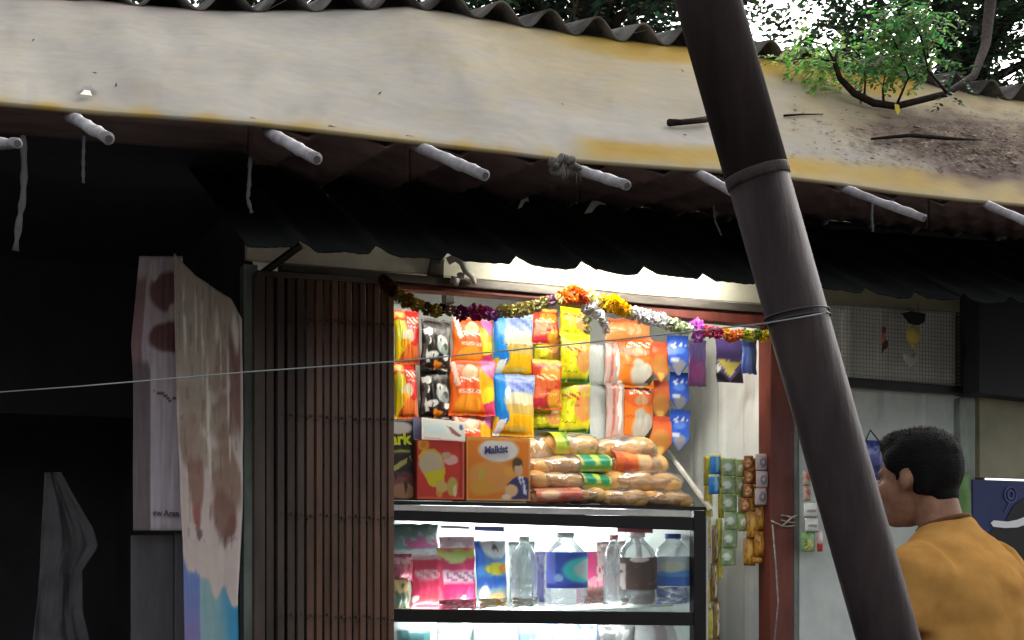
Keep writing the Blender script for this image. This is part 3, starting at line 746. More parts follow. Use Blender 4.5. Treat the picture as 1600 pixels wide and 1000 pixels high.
packs = [
 ('red',617,484,657,570,'upper red and yellow chip packet beside the folding gate','chip packets'),
 ('red',617,567,655,655,'lower red and yellow chip packet beside the folding gate','chip packets'),
 ('blk',656,500,704,578,'upper black snack packet with white print','chip packets'),
 ('blk',655,575,706,654,'lower black snack packet with white print above the red box','chip packets'),
 ('org',703,497,771,570,'top orange packet of its column, just under the magenta flowers','chip packets'),
 ('org',702,562,773,650,'middle orange packet in the column above the orange carton','chip packets'),
 ('org',704,645,774,722,'lowest orange packet, its foot behind the two cartons','chip packets'),
 ('blu',770,491,833,590,'upper packet with blue head and yellow foot','chip packets'),
 ('blu',770,585,833,682,'lower packet with blue head and yellow foot above the orange carton','chip packets'),
 ('rst',829,482,877,538,'upper rust red snack packet next to the blue and yellow one','chip packets'),
 ('yel',831,534,879,567,'small lime packet between the two rust red packets','chip packets'),
 ('rst',829,562,877,640,'lower rust red snack packet with orange bits printed','chip packets'),
 ('yel',828,634,880,672,'lime packet hanging under the lower rust red packet','chip packets'),
 ('yel',873,478,921,530,'top lime yellow packet under the orange marigold','chip packets'),
 ('yel',873,522,923,598,'middle lime yellow packet with green foot','chip packets'),
 ('yel',873,592,923,678,'lowest lime yellow packet, hanging above the buns','chip packets'),
 ('tan',944,498,1020,536,'brown orange packet at the top under the white flowers','chip packets'),
 ('og2',966,528,1021,606,'upper orange packet with grey oval print','chip packets'),
 ('og2',967,598,1021,692,'lower orange packet with grey oval print above the buns','chip packets'),
 ('pnk',944,536,972,602,'upper pinkish clear packet beside the orange ones','sachets'),
 ('pnk',946,600,975,692,'lower pinkish clear packet beside the orange ones','sachets'),
 ('wht',917,538,951,600,'upper plain whitish packet right of the lime packets','sachets'),
 ('wht',922,600,954,694,'lower plain whitish packet right of the lime packets','sachets'),
 ('sm',1017,533,1047,597,'top small orange pointed sachet','sachets'),
 ('sm',1016,594,1047,656,'middle small orange pointed sachet','sachets'),
 ('sm',1014,650,1048,712,'lowest small orange sachet, next to the sloping white edge','sachets'),
 ('bl2',1045,524,1077,586,'top small blue pointed sachet','sachets'),
 ('bl2',1046,582,1077,642,'middle small blue pointed sachet','sachets'),
 ('bl2',1045,640,1076,704,'lowest small blue pointed sachet','sachets'),
 ('pur',1075,532,1104,604,'dark purple packet hanging before the white wall','sachets'),
 ('dia',1119,530,1161,598,'purple sachet with yellow triangle on the white side wall','sachets'),
 ('bl3',1158,528,1183,584,'small slate blue sachet nearest the red brown post','sachets'),
]
for i, (k, x0, y0, x1, y1, lab, grp) in enumerate(packs):
    y = HY - .012*(i % 3)
    if k in ('dia',): y = .12
    if k == 'bl3': y = .07
    if k == 'pur': y = .33
    if k in ('yel',) and y1-y0 < 45: y = HY + .02
    base, w, h = rectY(x0, y0, x1, y1, y)
    pf, d_ = kinds[k]
    flat = d_ < .021 and k in ('sm','bl2','dia')
    if flat:      # flat sachet with a pointed foot
        vs, fs, cs = [], [], []
        nu2, nv2 = 14, 20
        def posn(sg):
            def f(u, v):
                wv = min(1.0, .12 + v/.30*.88) if k in ('sm','bl2') else 1.0
                return Vector(((u-.5)*w*wv, sg*.006*(1-abs(2*u-1)**2)*math.sin(PI*v) + .003*math.sin(v*9+i), v*h))
            return f
        vs, fs, cs = grid(nu2, nv2, posn(-1), pf); n0 = len(vs)
        v2, f2, _ = grid(nu2, nv2, posn(1)); vs += [v+Vector((0,.0008,0)) for v in v2]; fs += [tuple(reversed([q+n0 for q in f])) for f in f2]; cs += [L((170,170,172))]*len(v2)
        o = mk('sachet', vs, fs, M['film'], None, True, local=True, cols=cs)
    else:
        o = packet_mesh('sachet' if grp == 'sachets' else 'chip_packet', w, h, d_, pf, None, M['film'], seed=i*.37)
    o.location = base
    o.rotation_euler = (math.radians(random.uniform(-6, 2)), math.radians(random.uniform(-2.5, 2.5)), math.radians(random.uniform(-9, 9)))
    tag(o, lab, 'packet' if grp != 'sachets' else 'sachet', 'packets hanging in the kiosk')
# hanging rail for the packets
hr = thing('hanging_rail', 'thin steel rail the packet strings hang from', 'rail', (kx0+.9, HY+.02, onY(900, 470, HY+.02).z))
b = MB(); b.tube([(kx0+.02, HY+.02, onY(900,470,HY+.02).z), (sidex, HY+.02, onY(900,470,HY+.02).z)], .005, 6); b.mk('rail', M['greymetal'], hr)

# ------------------------------------------------------------------ cartons on the cabinet
def carton(name, x0, y0, x1, y1, y, d_, colf, label, side=(200,200,200), tilt=0, bot=None):
    base, w, h = rectY(x0, y0, x1, y1, y)
    t = thing(name, label, 'box', base)
    z0 = base.z; X0, X1 = base.x - w/2, base.x + w/2
    b = MB(); b.box((X0, y, z0), (X1, y+d_, z0+h)); bevel(b.mk('carton', pm(name+'_board', side, .5), t), .002)
    vs, fs, cs = grid(60, 60, lambda u, v: Vector((X0+.002 + (w-.004)*u, y-.001, z0+.002+(h-.004)*v)), colf)
    mk('front_print', vs, fs, M['card'], t, cols=cs)
    return t, base, w, h
CT = onY(800, 787, CY).z     # top of the cabinet
P_rb = painter((226,58,44), [('e',.13,.93,.12,.11,(252,170,30)),('e',.13,.93,.06,.06,(246,140,20)),('p',[(.03,.76),(.14,.85),(.35,.87),(.5,.78),(.58,.64),(.6,.5),(.56,.30),(.44,.20),(.3,.22),(.15,.4),(.06,.55)],(250,190,40)),('e',.30,.60,.26,.22,(216,196,160)),('p',[(.12,.46),(.56,.52),(.54,.34),(.42,.22),(.26,.24)],(232,214,20)),('e',.72,.68,.15,.09,(246,190,180)),('e',.62,.76,.10,.06,(216,180,140)),('e',.47,.13,.07,.12,(250,160,60)),('e',.52,.22,.12,.10,(232,196,110)),('e',.74,.22,.12,.16,(214,186,90)),('e',.80,.14,.05,.10,(246,232,170)),('r',.9,-.1,.97,.95,(200,40,40)),('r',.965,-.1,1.1,1.1,(240,130,80)),('r',-.1,-.1,1.1,.03,(244,110,60))], seed=21)
rb, rbase, rw, rh = carton('red_carton', 651, 688, 726, 781, .14, .10, P_rb, 'red carton with yellow drop print and an open white flap', (190,70,60))
# open white lid panel standing above it
vs, fs, cs = grid(40, 24, lambda u, v: onY(lerp(659,727,u), lerp(lerp(686,690,u), lerp(652,660,u), v), .135 + .02*v) , painter((226,226,218), [('p',[(.02,0),(1,0),(1,.05),(.02,.12)],(240,180,170)),('p',[(.56,.72),(.70,.66),(.92,.28),(.84,.22),(.70,.36)],(150,84,80)),('e',.9,.72,.05,.14,(86,92,140)),('e',.3,.5,.25,.25,(206,222,222)),('r',-.1,.92,1.1,1.1,(244,244,240)),('r',-.1,-.1,.03,1.1,(246,246,244))], seed=22))
o = mk('lid_flap', vs, fs, M['card'], rb, cols=cs); m_ = o.modifiers.new('thickness', 'SOLIDIFY'); m_.thickness = .002; m_.offset = -1
b = MB(); b.slab([onY(px,py,.165) for px,py in [(645,652),(659,653),(659,687),(646,686)]], (0,.002,0)); b.mk('side_flap', pm('lilac_card', (150,150,190), .5), rb)

P_ob = painter((248,134,28), [('r',.03,.03,.975,.96,(248,138,30)),('e',.40,.38,.38,.26,(244,164,80)),('e',.25,.2,.2,.12,(240,170,60)),('e',.5,.80,.31,.185,(246,240,232)),('e',.5,.80,.29,.165,(238,232,230)),('e',.24,.42,.05,.1,(222,190,70)),('e',.68,.47,.09,.07,(252,176,70)),('r',-.1,.95,1.1,1.1,(250,170,70)),('e',.80,.56,.085,.13,(104,82,52)),('e',.815,.50,.07,.11,(236,190,150)),('e',.80,.62,.08,.06,(92,70,44)),('p',[(.62,.24),(.74,.36),(.84,.40),(.98,.36),(1.02,.0),(.70,.0),(.72,.1),(.78,.22)],(66,62,112)),('p',[(.80,.38),(.88,.40),(.95,.10),(.90,.10)],(240,240,244)),('p',[(.84,.36),(.87,.36),(.90,.14),(.87,.14)],(88,120,190)),('e',.70,.16,.10,.10,(250,206,150)),('e',.62,.05,.07,.05,(246,236,224)),('r',.98,-.1,1.1,1.1,(252,190,120)),('r',-.1,-.1,.02,1.1,(252,180,90)),('r',-.1,-.1,1.1,.02,(252,196,120))], seed=23, warp=.008)
ob, obase, ow, oh = carton('orange_carton', 728, 683, 829, 783, .15, .12, P_ob, 'orange carton with white lettered oval and printed man in blue suit', (236,120,30))
c_ = onY(775, 703, .146)
textmesh('lettering', 'Malkist', .034, (c_.x, .147, c_.z), M['text_blue'], ob, shear=.15, bold=.0012, rot=math.radians(5), sx=.86)

P_dk = painter((40,32,28), [('e',.45,.92,.5,.09,(216,206,200)),('p',[(.0,.36),(.5,.44),(.9,.56),(.95,.50),(.5,.36),(.0,.30)],(206,196,100)),('r',-.1,-.1,1.1,.34,(112,62,58)),('e',.4,.24,.4,.06,(150,84,80)),('e',.7,.10,.35,.10,(196,140,100)),('n',7,.4,(70,44,40)),('r',.08,.60,.9,.625,(220,226,90))], seed=24)
dk, dbase, dw, dh = carton('dark_carton', 586, 657, 648, 780, .17, .10, P_dk, 'black and brown carton with lime lettering half behind the folding gate', (40,32,28))
c_ = onY(622, 687, .166)
textmesh('lettering', 'Dark', .052, (c_.x-.010, .1665, c_.z), M['text_lime'], dk, bold=.002, rot=math.radians(4), sx=.95)

# ------------------------------------------------------------------ bread and buns
def loafbag(name, x0, y0, x1, y1, y, d_, label, buns=3, band=None, tint=None, cat='bread', seed=0):
    base, w, h = rectY(x0, y0, x1, y1, y)
    t = thing(name, label, cat, base, 'bagged bread on the cabinet')
    for k in range(buns):
        b = MB(); cx = base.x - w/2 + w*(k+.5)/buns
        jr = random.Random(seed*17+k); b.ell((cx, y + d_/2, base.z + h*(.45+jr.uniform(-.05,.08))), (w/buns*jr.uniform(.58,.72), d_*.48, h*jr.uniform(.42,.52)), 14, 9, rot=Matrix.Rotation(jr.uniform(-.16,.16), 3, 'Y'))
        b.mk('bun', M['bread'], t, True)
    # clear bag, tied at one end
    b = MB(); vs, fs = [], []
    n, sg = 34, 28
    for i in range(n+1):
        s = i/n; e = max(.12, math.sin(PI*min(1, max(0, .04+.92*s)))**.4)
        for k in range(sg):
            an = 2*PI*k/sg
            wr = 1 + .12*noise.noise(Vector((s*9+seed, math.cos(an)*2, math.sin(an)*2))) + .10*noise.noise(Vector((s*26+seed, math.cos(an)*5, math.sin(an)*5)))
            vs.append(Vector((base.x - w*.54 + w*1.08*s, y + d_/2 + d_*.56*e*math.cos(an)*wr, base.z + h*.5 + h*.54*e*math.sin(an)*wr)))
    for i in range(n):
        for k in range(sg): fs.append((i*sg+k, i*sg+(k+1)%sg, (i+1)*sg+(k+1)%sg, (i+1)*sg+k))
    mk('clear_bag', vs, fs, M['bagfilm'], t, True)
    if band:
        u0, u1, lay = band
        pf = painter(lay[0], lay[1], seed=seed)
        def pos(u, v):
            an = lerp(-.20*PI, .72*PI, v) ; s = lerp(u0, u1, u)
            return Vector((base.x - w*.54 + w*1.08*s, y + d_/2 - d_*.585*math.cos(an), base.z + h*.5 + h*.565*math.sin(an)))
        vs, fs, cs = grid(26, 20, pos, pf)
        mk('printed_band', vs, fs, M['film'], t, True, cols=cs)
    tl = random.Random(seed).uniform(-.05, .05)
    t.rotation_euler = (0, tl, random.Random(seed+50).uniform(-.10,.10))
    return t
gband = ((214,206,120), [('e',.28,.45,.2,.34,(20,150,116)),('e',.78,.45,.18,.34,(30,150,100)),('r',-.1,.1,1.1,.2,(120,190,70)),('e',.52,.5,.12,.2,(196,224,80))])
pband = ((220,120,96), [('r',-.1,.5,1.1,.7,(232,170,140)),('n',6,.3,(210,90,70)),('e',.3,.3,.2,.2,(240,200,160))])
oband = ((236,110,50), [('e',.4,.6,.3,.3,(244,150,80)),('n',6,.25,(226,90,60)),('e',.8,.3,.2,.3,(240,200,150))])
yband = ((206,206,70), [('e',.4,.5,.4,.4,(176,200,50)),('e',.9,.6,.2,.4,(90,150,60))])
loafbag('bread_bag', 838, 762, 952, 788, .14, .10, 'bread bag with pinkish red band at the cabinet edge, lowest left', 4, (.05,.62,pband), seed=1)
loafbag('bread_bag', 832, 737, 956, 766, .17, .10, 'bread bag with green and yellow band, in the middle of the left pile', 4, (.62,.97,gband), seed=2)
loafbag('bread_bag', 836, 711, 962, 742, .20, .10, 'bread bag with green band and lime end, upper in the left pile', 4, (.55,.92,gband), seed=3)
loafbag('bun_bag', 868, 676, 948, 716, .25, .12, 'bag of pale buns on the left pile, under the lime packets', 2, (.0,.25,yband), 'buns', seed=4)
loafbag('bun_bag', 944, 680, 1030, 722, .23, .12, 'shiny bag of buns on the right pile, under the orange packets', 2, None, seed=5)
loafbag('bread_bag', 962, 706, 1052, 745, .22, .11, 'bread bag with red orange printed band, upper in the right pile', 3, (.0,.6,oband), seed=6)
loafbag('bread_bag', 950, 734, 1066, 770, .18, .10, 'golden bread bag with little print, in the middle of the right pile', 3, None, seed=7)
loafbag('bread_bag', 948, 763, 1020, 792, .13, .09, 'small bun bag at the front of the right pile', 2, None, seed=8)
loafbag('bread_bag', 1014, 766, 1084, 793, .13, .09, 'bun bag in the front right corner by the sloping edge', 2, None, seed=9)
loafbag('rusk_bag', 826, 682, 872, 740, .27, .08, 'greyish clear bag of rusks standing right of the orange carton', 2, None, seed=10)

# ------------------------------------------------------------------ cabinet contents
def bottle(x0, y0, x1, y1, y, label, ribs=True, lab=None, liquid=None, cap=(230,230,232), seed=0):
    base, w, h = rectY(x0, y0, x1, y1, y); base.z = sbot + .001; h = onY((x0+x1)/2, y0, y).z - base.z
    t = thing('plastic_bottle', label, 'bottle', base, 'bottles in the glass cabinet')
    r = w/2; prof = [(r*.7,0),(r*.95,.006)]
    n = 16
    for i in range(n+1):
        z = .012 + (h*.70-.012)*i/n
        prof.append((r*(1 - (.07 if ribs and i % 3 == 1 else 0)), z))
    prof += [(r*.82,h*.77),(r*.55,h*.85),(r*.36,h*.90),(r*.34,h*.93)]
    b = MB(); b.lathe(prof, base); b.mk('bottle_body', M['plastic'], t, True)
    b = MB(); b.lathe([(r*.38,h*.93),(r*.40,h*.935),(r*.40,h*.995),(r*.36,h)], base); b.mk('cap', pm('cap_colour', cap, .4), t, True)
    if lab:
        z0, z1, pf = lab
        def pos(u, v):
            an = lerp(-PI*.98, PI*.02, u) ; rr = r*1.012
            return base + Vector((rr*math.cos(an), rr*math.sin(an), h*lerp(z0, z1, v)))
        vs, fs, cs = grid(36, 24, pos, pf)
        mk('paper_label', vs, fs, M['card'], t, True, cols=cs)
    if liquid:
        b = MB(); b.lathe([(r*.66,.003),(r*.9,.01),(r*.9,h*.5),(r*.2,h*.5)], base); b.mk('drink', pm('drink_colour', liquid, .3), t, True)
    return t
def softpack(name, x0, y0, x1, y1, y, pf, label, cat='packet', d_=.05, seed=0, onshelf=None):
    base, w, h = rectY(x0, y0, x1, y1, y)
    if onshelf is not None: h = base.z + h - onshelf; base.z = onshelf
    o = packet_mesh(name, w, h, d_, pf, None, M['film'], 24, 26, seed=seed)
    o.location = base + Vector((0, d_/2, 0)); o.rotation_euler = (math.radians(-4), 0, math.radians(random.uniform(-8, 8)))
    return tag(o, label, cat, 'packs inside the glass cabinet')
S1 = sbot + .001
softpack('tissue_pack', 612, 866, 651, 908, .16, painter((186,70,96), [('r',-.1,.62,1.1,.86,(216,160,164)),('r',-.1,.9,1.1,1.1,(190,50,90)),('n',6,.35,(160,60,80))], seed=31), 'dusky pink pack lying at the left of the cabinet shelf', seed=.3)
softpack('snack_pack', 612, 904, 645, 948, .15, painter((150,140,90), [('e',.5,.75,.5,.2,(226,200,130)),('e',.4,.35,.4,.2,(120,150,130)),('n',6,.3,(110,116,90))], seed=32), 'olive and cream pack below the dusky pink pack', seed=.7, onshelf=S1)
softpack('tissue_pack', 616, 818, 690, 872, .34, painter((150,176,172), [('e',.6,.42,.4,.16,(232,110,180)),('r',-.1,.0,1.1,.25,(226,230,232)),('n',7,.3,(190,206,206))], seed=33), 'silvery pack with pink patch at the back of the cabinet shelf', seed=1.1)
softpack('pink_pouch', 645, 866, 700, 950, .17, painter((220,58,96), [('e',.45,.62,.4,.10,(234,130,150)),('b',.1,.55,.85,.70,3.0,(244,190,206)),('r',-.1,.9,1.1,1.1,(240,190,200)),('e',.5,.15,.5,.14,(170,60,70)),('e',.1,.2,.08,.06,(250,240,240))], seed=34), 'deep pink pouch left of the pouch with the white lettered band', seed=1.7, onshelf=S1)
softpack('pink_pouch', 688, 856, 752, 950, .18, painter((226,50,110), [('r',-.1,.84,1.1,.97,(214,216,110)),('e',.4,.84,.3,.1,(206,226,140)),('r',.05,.42,.98,.62,(244,214,226)),('b',.1,.45,.95,.60,3.4,(170,96,140)),('e',.4,.2,.35,.07,(186,40,80)),('e',.6,.16,.06,.05,(250,240,245))], seed=35), 'bright pink pouch with yellow top and white lettered band', seed=2.3, onshelf=S1)
softpack('blue_pouch', 748, 845, 800, 950, .18, painter((70,140,210), [('r',-.1,.62,.22,1.1,(40,110,220)),('e',.6,.93,.42,.2,(240,244,246)),('e',.6,.88,.10,.05,(90,90,110)),('e',.6,.84,.06,.03,(240,244,246)),('e',.6,.58,.4,.09,(222,216,60)),('e',.85,.58,.2,.07,(240,150,40)),('r',-.1,.30,1.1,.46,(46,96,180)),('r',-.1,-.1,1.1,.30,(120,140,140)),('e',.6,.12,.3,.10,(176,130,70)),('e',.2,.22,.14,.12,(230,226,216))], seed=36), 'blue, white and yellow pouch beside the clear ribbed bottle', seed=2.9, onshelf=S1)
bottle(800, 838, 838, 945, .16, 'clear ribbed bottle without label between blue pouch and blue bottle')
swirl = painter((40,86,196), [('r',-.1,-.1,.18,1.1,(120,136,240)),('e',.62,.5,.34,.36,(64,226,226)),('e',.74,.52,.30,.28,(196,226,226)),('e',.9,.45,.12,.4,(206,216,220)),('r',-.1,-.05,1.1,.12,(40,60,170)),('e',.22,.28,.07,.1,(150,190,240))], seed=37)
bottle(853, 832, 914, 948, .15, 'bottle with blue label and turquoise swirl', lab=(.26,.74,swirl))
carton('pink_carton', 913, 862, 944, 946, .24, .06, painter((226,70,130), [('r',-.1,-.1,1.1,.42,(170,130,116)),('e',.6,.44,.5,.10,(236,150,170)),('r',.62,.45,1.1,1.1,(232,200,196)),('n',8,.35,(206,90,120))], seed=38), 'narrow pink and brown carton behind the blue labelled bottle', (214,90,130))
bottle(944, 836, 974, 946, .20, 'plain clear bottle with bright rib glints beside the pink carton', cap=(220,150,150))
bottle(968, 832, 1022, 948, .14, 'bottle with dark brown torn label', lab=(.22,.66,painter((70,48,42), [('e',.35,.94,.16,.09,(206,196,190)),('r',-.1,-.1,.12,.8,(190,176,170)),('e',.92,.5,.12,.2,(226,180,170)),('e',.9,.2,.1,.12,(226,120,110)),('n',6,.42,(100,74,66))], seed=39)), liquid=(92,84,80))
bottle(1024, 834, 1078, 948, .15, 'bottle with pale blue and white label in the right corner', lab=(.26,.68,painter((176,190,200), [('r',-.1,-.1,1.1,.42,(30,110,210)),('e',.5,.42,.5,.12,(70,150,226)),('r',.6,.86,1.1,1.1,(90,130,200)),('e',.3,.66,.2,.2,(206,210,190))], seed=40)), cap=(70,100,190))
softpack('foil_pack', 1030, 918, 1086, 950, .115, painter((96,126,190), [('n',5,.15,(214,222,232)),('n',9,.35,(40,70,140))], seed=41), 'crumpled blue and silver foil pack by the cabinet corner', seed=3.3, d_=.03, onshelf=S1)
for nm, q, colr, lab in [('price_tag', (688,821,734,827), (176,170,178), 'grey tag strip under the cabinet top'), ('price_tag', (742,822,788,831), (92,108,170), 'blue tag strip under the cabinet top'), ('red_strip', (965,822,1020,833), (206,110,120), 'red strip under the cabinet top above the clear bottles')]:
    b = MB(); b.slab([onY(q[0],q[1],CY+.03), onY(q[2],q[1]+1,CY+.03), onY(q[2],q[3],CY+.03), onY(q[0],q[3]-2,CY+.03)], (0,.002,0)); tag(b.mk(nm, pm(nm+'_card', colr, .5), None), lab, 'tag')
# second row behind, and loose sachets lying in front
for nm, bx, yy, base_, lay, lab in [
 ('back_pack', (692,838,746,900), .36, (206,176,186), [('e',.5,.7,.3,.2,(236,226,230)),('n',6,.3,(190,130,150))], 'pale pink pack in the back row behind the pink pouches'),
 ('back_pack', (800,846,842,930), .40, (190,206,204), [('n',7,.2,(226,234,234)),('r',-.1,.2,1.1,.4,(150,176,172))], 'pale green grey pack behind the clear ribbed bottle'),
 ('back_pack', (836,862,866,940), .36, (150,150,224), [('e',.5,.8,.4,.2,(190,190,240)),('n',7,.3,(120,126,206))], 'lilac pack peeping out left of the blue labelled bottle'),
 ('back_pack', (940,846,984,940), .40, (196,176,170), [('n',7,.2,(226,214,208)),('e',.5,.3,.4,.15,(176,130,124))], 'beige pack in the back row behind the plain clear bottle'),
 ('back_pack', (1000,840,1040,930), .40, (176,166,160), [('n',7,.2,(206,200,196)),('e',.4,.6,.3,.2,(196,120,110))], 'greyish red pack behind the brown labelled bottle'),
 ('back_pack', (1044,850,1088,925), .40, (170,186,176), [('n',7,.2,(206,216,206)),('e',.6,.3,.3,.2,(200,140,120))], 'grey green pack in the back right corner of the cabinet'),
 ('loose_sachet', (804,933,848,949), .11, (150,150,140), [('n',9,.2,(206,204,190)),('n',14,.35,(110,106,96))], 'crumpled grey sachets lying before the clear ribbed bottle'),
 ('loose_sachet', (752,935,800,949), .11, (180,156,126), [('e',.7,.5,.3,.3,(190,140,70)),('n',9,.3,(216,206,190))], 'brown sachets lying before the blue, white and yellow pouch'),
 ('loose_sachet', (690,937,748,949), .105, (190,70,96), [('n',9,.1,(226,150,160)),('n',12,.4,(150,50,66))], 'dark red sachets lying before the bright pink pouch'),
 ('loose_sachet', (916,931,950,949), .11, (170,126,116), [('n',9,.25,(206,170,160)),('n',12,.4,(130,90,84))], 'pinkish brown sachets lying before the pink carton'),
 ('loose_sachet', (974,935,1022,949), .10, (140,136,126), [('n',9,.15,(160,156,140)),('n',12,.4,(60,58,54))], 'dark green grey sachets before the brown labelled bottle')]:
    pf = painter(base_, lay, seed=bx[0]*.01)
    softpack(nm, *bx, yy, pf, lab, seed=bx[0]*.013, onshelf=S1, d_=.04 if nm == 'back_pack' else .045)
# lower shelf: tops of tubs and packs
P_tub = painter((226,232,232), [('r',.1,.55,.85,.9,(60,110,110)),('r',.18,.62,.7,.8,(40,80,84))], seed=42)
S2 = low + .001
softpack('white_pouch', 617, 974, 688, 1080, .16, P_tub, 'white pouch with teal window on the lower shelf', seed=4.1, onshelf=S2)
softpack('clear_pouch', 690, 976, 750, 1080, .18, painter((186,196,196), [('n',5,.2,(226,230,232)),('n',8,.3,(130,150,150)),('e',.6,.75,.2,.2,(240,244,244))], seed=43), 'crinkled silver pouch beside the white one on the lower shelf', seed=4.5, onshelf=S2)
softpack('clear_pouch', 746, 975, 822, 1080, .17, painter((170,206,214), [('n',5,.25,(210,232,236)),('e',.3,.8,.3,.2,(150,190,200))], seed=44), 'pale aqua pouch in the middle of the lower shelf', seed=4.9, onshelf=S2)
softpack('clear_pouch', 818, 972, 872, 1080, .17, painter((150,190,224), [('e',.5,.9,.2,.3,(236,240,244)),('n',6,.3,(110,150,210))], seed=45), 'sky blue pouch right of the aqua pouch on the lower shelf', seed=5.3, onshelf=S2)
softpack('clear_pouch', 868, 974, 946, 1080, .17, painter((140,160,216), [('n',6,.2,(220,214,226)),('n',9,.4,(70,90,170)),('e',.2,.8,.2,.2,(216,190,196))], seed=46), 'violet blue speckled pouch on the lower shelf', seed=5.7, onshelf=S2)
softpack('grey_pouch', 942, 976, 1000, 1080, .17, painter((120,120,118), [('r',-.1,.4,.4,1.1,(86,86,84)),('n',6,.35,(160,160,158))], seed=47), 'dark grey pouch on the lower shelf', seed=6.1, onshelf=S2)
softpack('grey_pouch', 996, 978, 1086, 1080, .17, painter((204,204,204), [('r',.35,-.1,.55,1.1,(170,156,160)),('n',6,.4,(226,226,226))], seed=48), 'pale grey pouch in the right corner of the lower shelf', seed=6.5, onshelf=S2)

# ------------------------------------------------------------------ flower garland
gar = thing('flower_garland', 'paper flower garland in orange, yellow, white and magenta across the opening', 'garland', onY(900, 470, -.05))
def pom(mb, c, r, col, n=70, seed=0):
    rnd = random.Random(seed)
    for k in range(n):
        z = 1 - 2*(k+.5)/n; a = k*2.399963 + rnd.random()*.5; q = math.sqrt(1-z*z)
        d = Vector((q*math.cos(a), q*math.sin(a), z))
        t = d.cross(Vector((rnd.uniform(-1,1), rnd.uniform(-1,1), rnd.uniform(-1,1)))).normalized(); s = d.cross(t)
        ln = r*rnd.uniform(.85, 1.12); wd = r*.26; sh = rnd.uniform(.86, 1.1)
        cc = L(tuple(min(255, x*sh) for x in col))
        p0 = c + d*ln*.45; tip = c + d*ln + t*wd*.5
        mb.add([p0 - s*wd*.5, p0 + s*wd*.5, tip + s*wd, tip - s*wd, tip + d*r*.1 + t*wd*.6], [(0,1,2,3),(3,2,4)], cc)
fl = [(600,438,9,(70,24,20)),(608,446,11,(82,26,20)),(613,455,8,(60,30,20)),(622,461,11,(150,124,50)),(636,470,12,(150,110,24)),(652,476,11,(196,160,40)),(667,482,10,(110,90,30)),(680,486,11,(176,156,50)),(691,482,8,(46,40,30)),(703,484,9,(160,110,90)),
 (720,489,12,(150,40,120)),(733,487,8,(226,130,190)),(746,488,13,(176,44,112)),(762,489,11,(206,110,190)),(772,493,9,(190,120,200)),
 (783,486,10,(216,206,140)),(796,486,11,(206,196,120)),(810,485,11,(220,210,150)),(824,481,11,(214,204,130)),(838,478,10,(224,216,170)),(850,473,10,(206,196,130)),(861,470,9,(196,150,190)),(871,469,9,(220,206,140)),
 (882,464,12,(250,150,60)),(896,459,15,(252,134,40)),(908,464,12,(244,120,60)),(920,462,11,(240,232,160)),(932,470,10,(244,236,170)),(944,471,11,(250,206,40)),(957,474,14,(255,208,0)),(970,481,13,(252,200,10)),(981,487,10,(246,226,140)),
 (990,488,11,(240,240,244)),(1003,493,12,(240,240,246)),(1016,497,12,(244,242,246)),(1030,500,12,(240,242,240)),(1043,505,11,(238,240,226)),(1055,509,11,(226,236,200)),(1066,513,10,(216,230,190)),(1076,514,8,(224,236,206)),
 (1088,510,12,(226,120,232)),(1091,526,10,(220,130,236)),(1101,517,9,(240,110,120)),(1111,519,9,(206,60,120)),(1122,521,9,(200,60,110)),(1133,520,9,(236,190,50)),(1141,526,9,(250,130,50)),(1152,524,9,(252,140,50)),(1163,523,9,(170,180,60)),(1174,525,9,(214,210,60)),(1184,522,8,(90,120,50)),(1191,526,9,(230,206,60)),(1199,524,8,(220,190,60)),
 (917,483,9,(240,240,244)),(926,484,10,(244,244,248)),(936,492,9,(246,246,250)),(944,503,8,(244,244,246)),(947,516,6,(240,240,240)),(917,500,7,(226,236,200)),(918,516,6,(240,236,180)),(926,474,8,(246,244,240))]
pts = []
for i, (px, py, rp, colr) in enumerate(fl):
    c = onY(px, py, -.10 + random.uniform(-.008,.008)); r = rp/FPX*dep(px, -.10)
    b = MB(); pom(b, c, r, colr, n=60, seed=i); b.mk('flower', M['petal'], gar)
    if i < 54: pts.append(c)
b = MB(); b.tube(sorted(pts, key=lambda p: p.x), .0025, 5); b.mk('thread', M['darkrope'], gar)

# ------------------------------------------------------------------ sachet strips on the right wall and post
def strip(label, px, py0, py1, wpx, pf, y, name='sachet_strip', hpx=34, sway=3, mat=None, group='sachet strips hanging beside the cabinet', seed=0):
    t = thing(name, label, 'sachet strip', onY(px, py0, y), group)
    py = py0; k = 0
    while py < py1 - 3:
        p1 = min(py + hpx, py1); s = sway*math.sin(k*1.3+seed)
        x0, x1 = px - wpx/2 + s, px + wpx/2 + s
        def pos(u, v):
            q = onY(lerp(x0, x1, u), lerp(p1-.5, py+.5, v), y)
            return q + Vector((0, -.010*(1-abs(2*u-1)**2)*math.sin(PI*v)**.6 + .004*math.sin(k*2.2+seed), 0))
        vs, fs, cs = grid(10, 12, pos, pf)
        o = mk('sachet', vs, fs, mat or M['film'], t, True, cols=cs)
        m_ = o.modifiers.new('thickness', 'SOLIDIFY'); m_.thickness = .002; m_.offset = 1
        py = p1; k += 1
    return t
Pg = painter((206,196,60), [('r',.7,-.1,1.1,1.1,(236,236,190)),('r',-.1,.0,.25,1.1,(160,140,40)),('n',6,.3,(176,170,60))], seed=51)
strip('yellow gold strip nearest the cabinet corner', 1104, 712, 1100, 13, Pg, .10, hpx=48, seed=1)
strip('second yellow gold strip, left of the blue sachets', 1126, 714, 908, 9, Pg, .085, hpx=48, seed=2)
strip('short strip of bright blue sachets', 1117, 709, 772, 16, painter((40,140,226), [('e',.6,.5,.2,.4,(150,214,246)),('r',-.1,.9,1.1,1.1,(230,230,160))], seed=52), .075, hpx=32, seed=3)
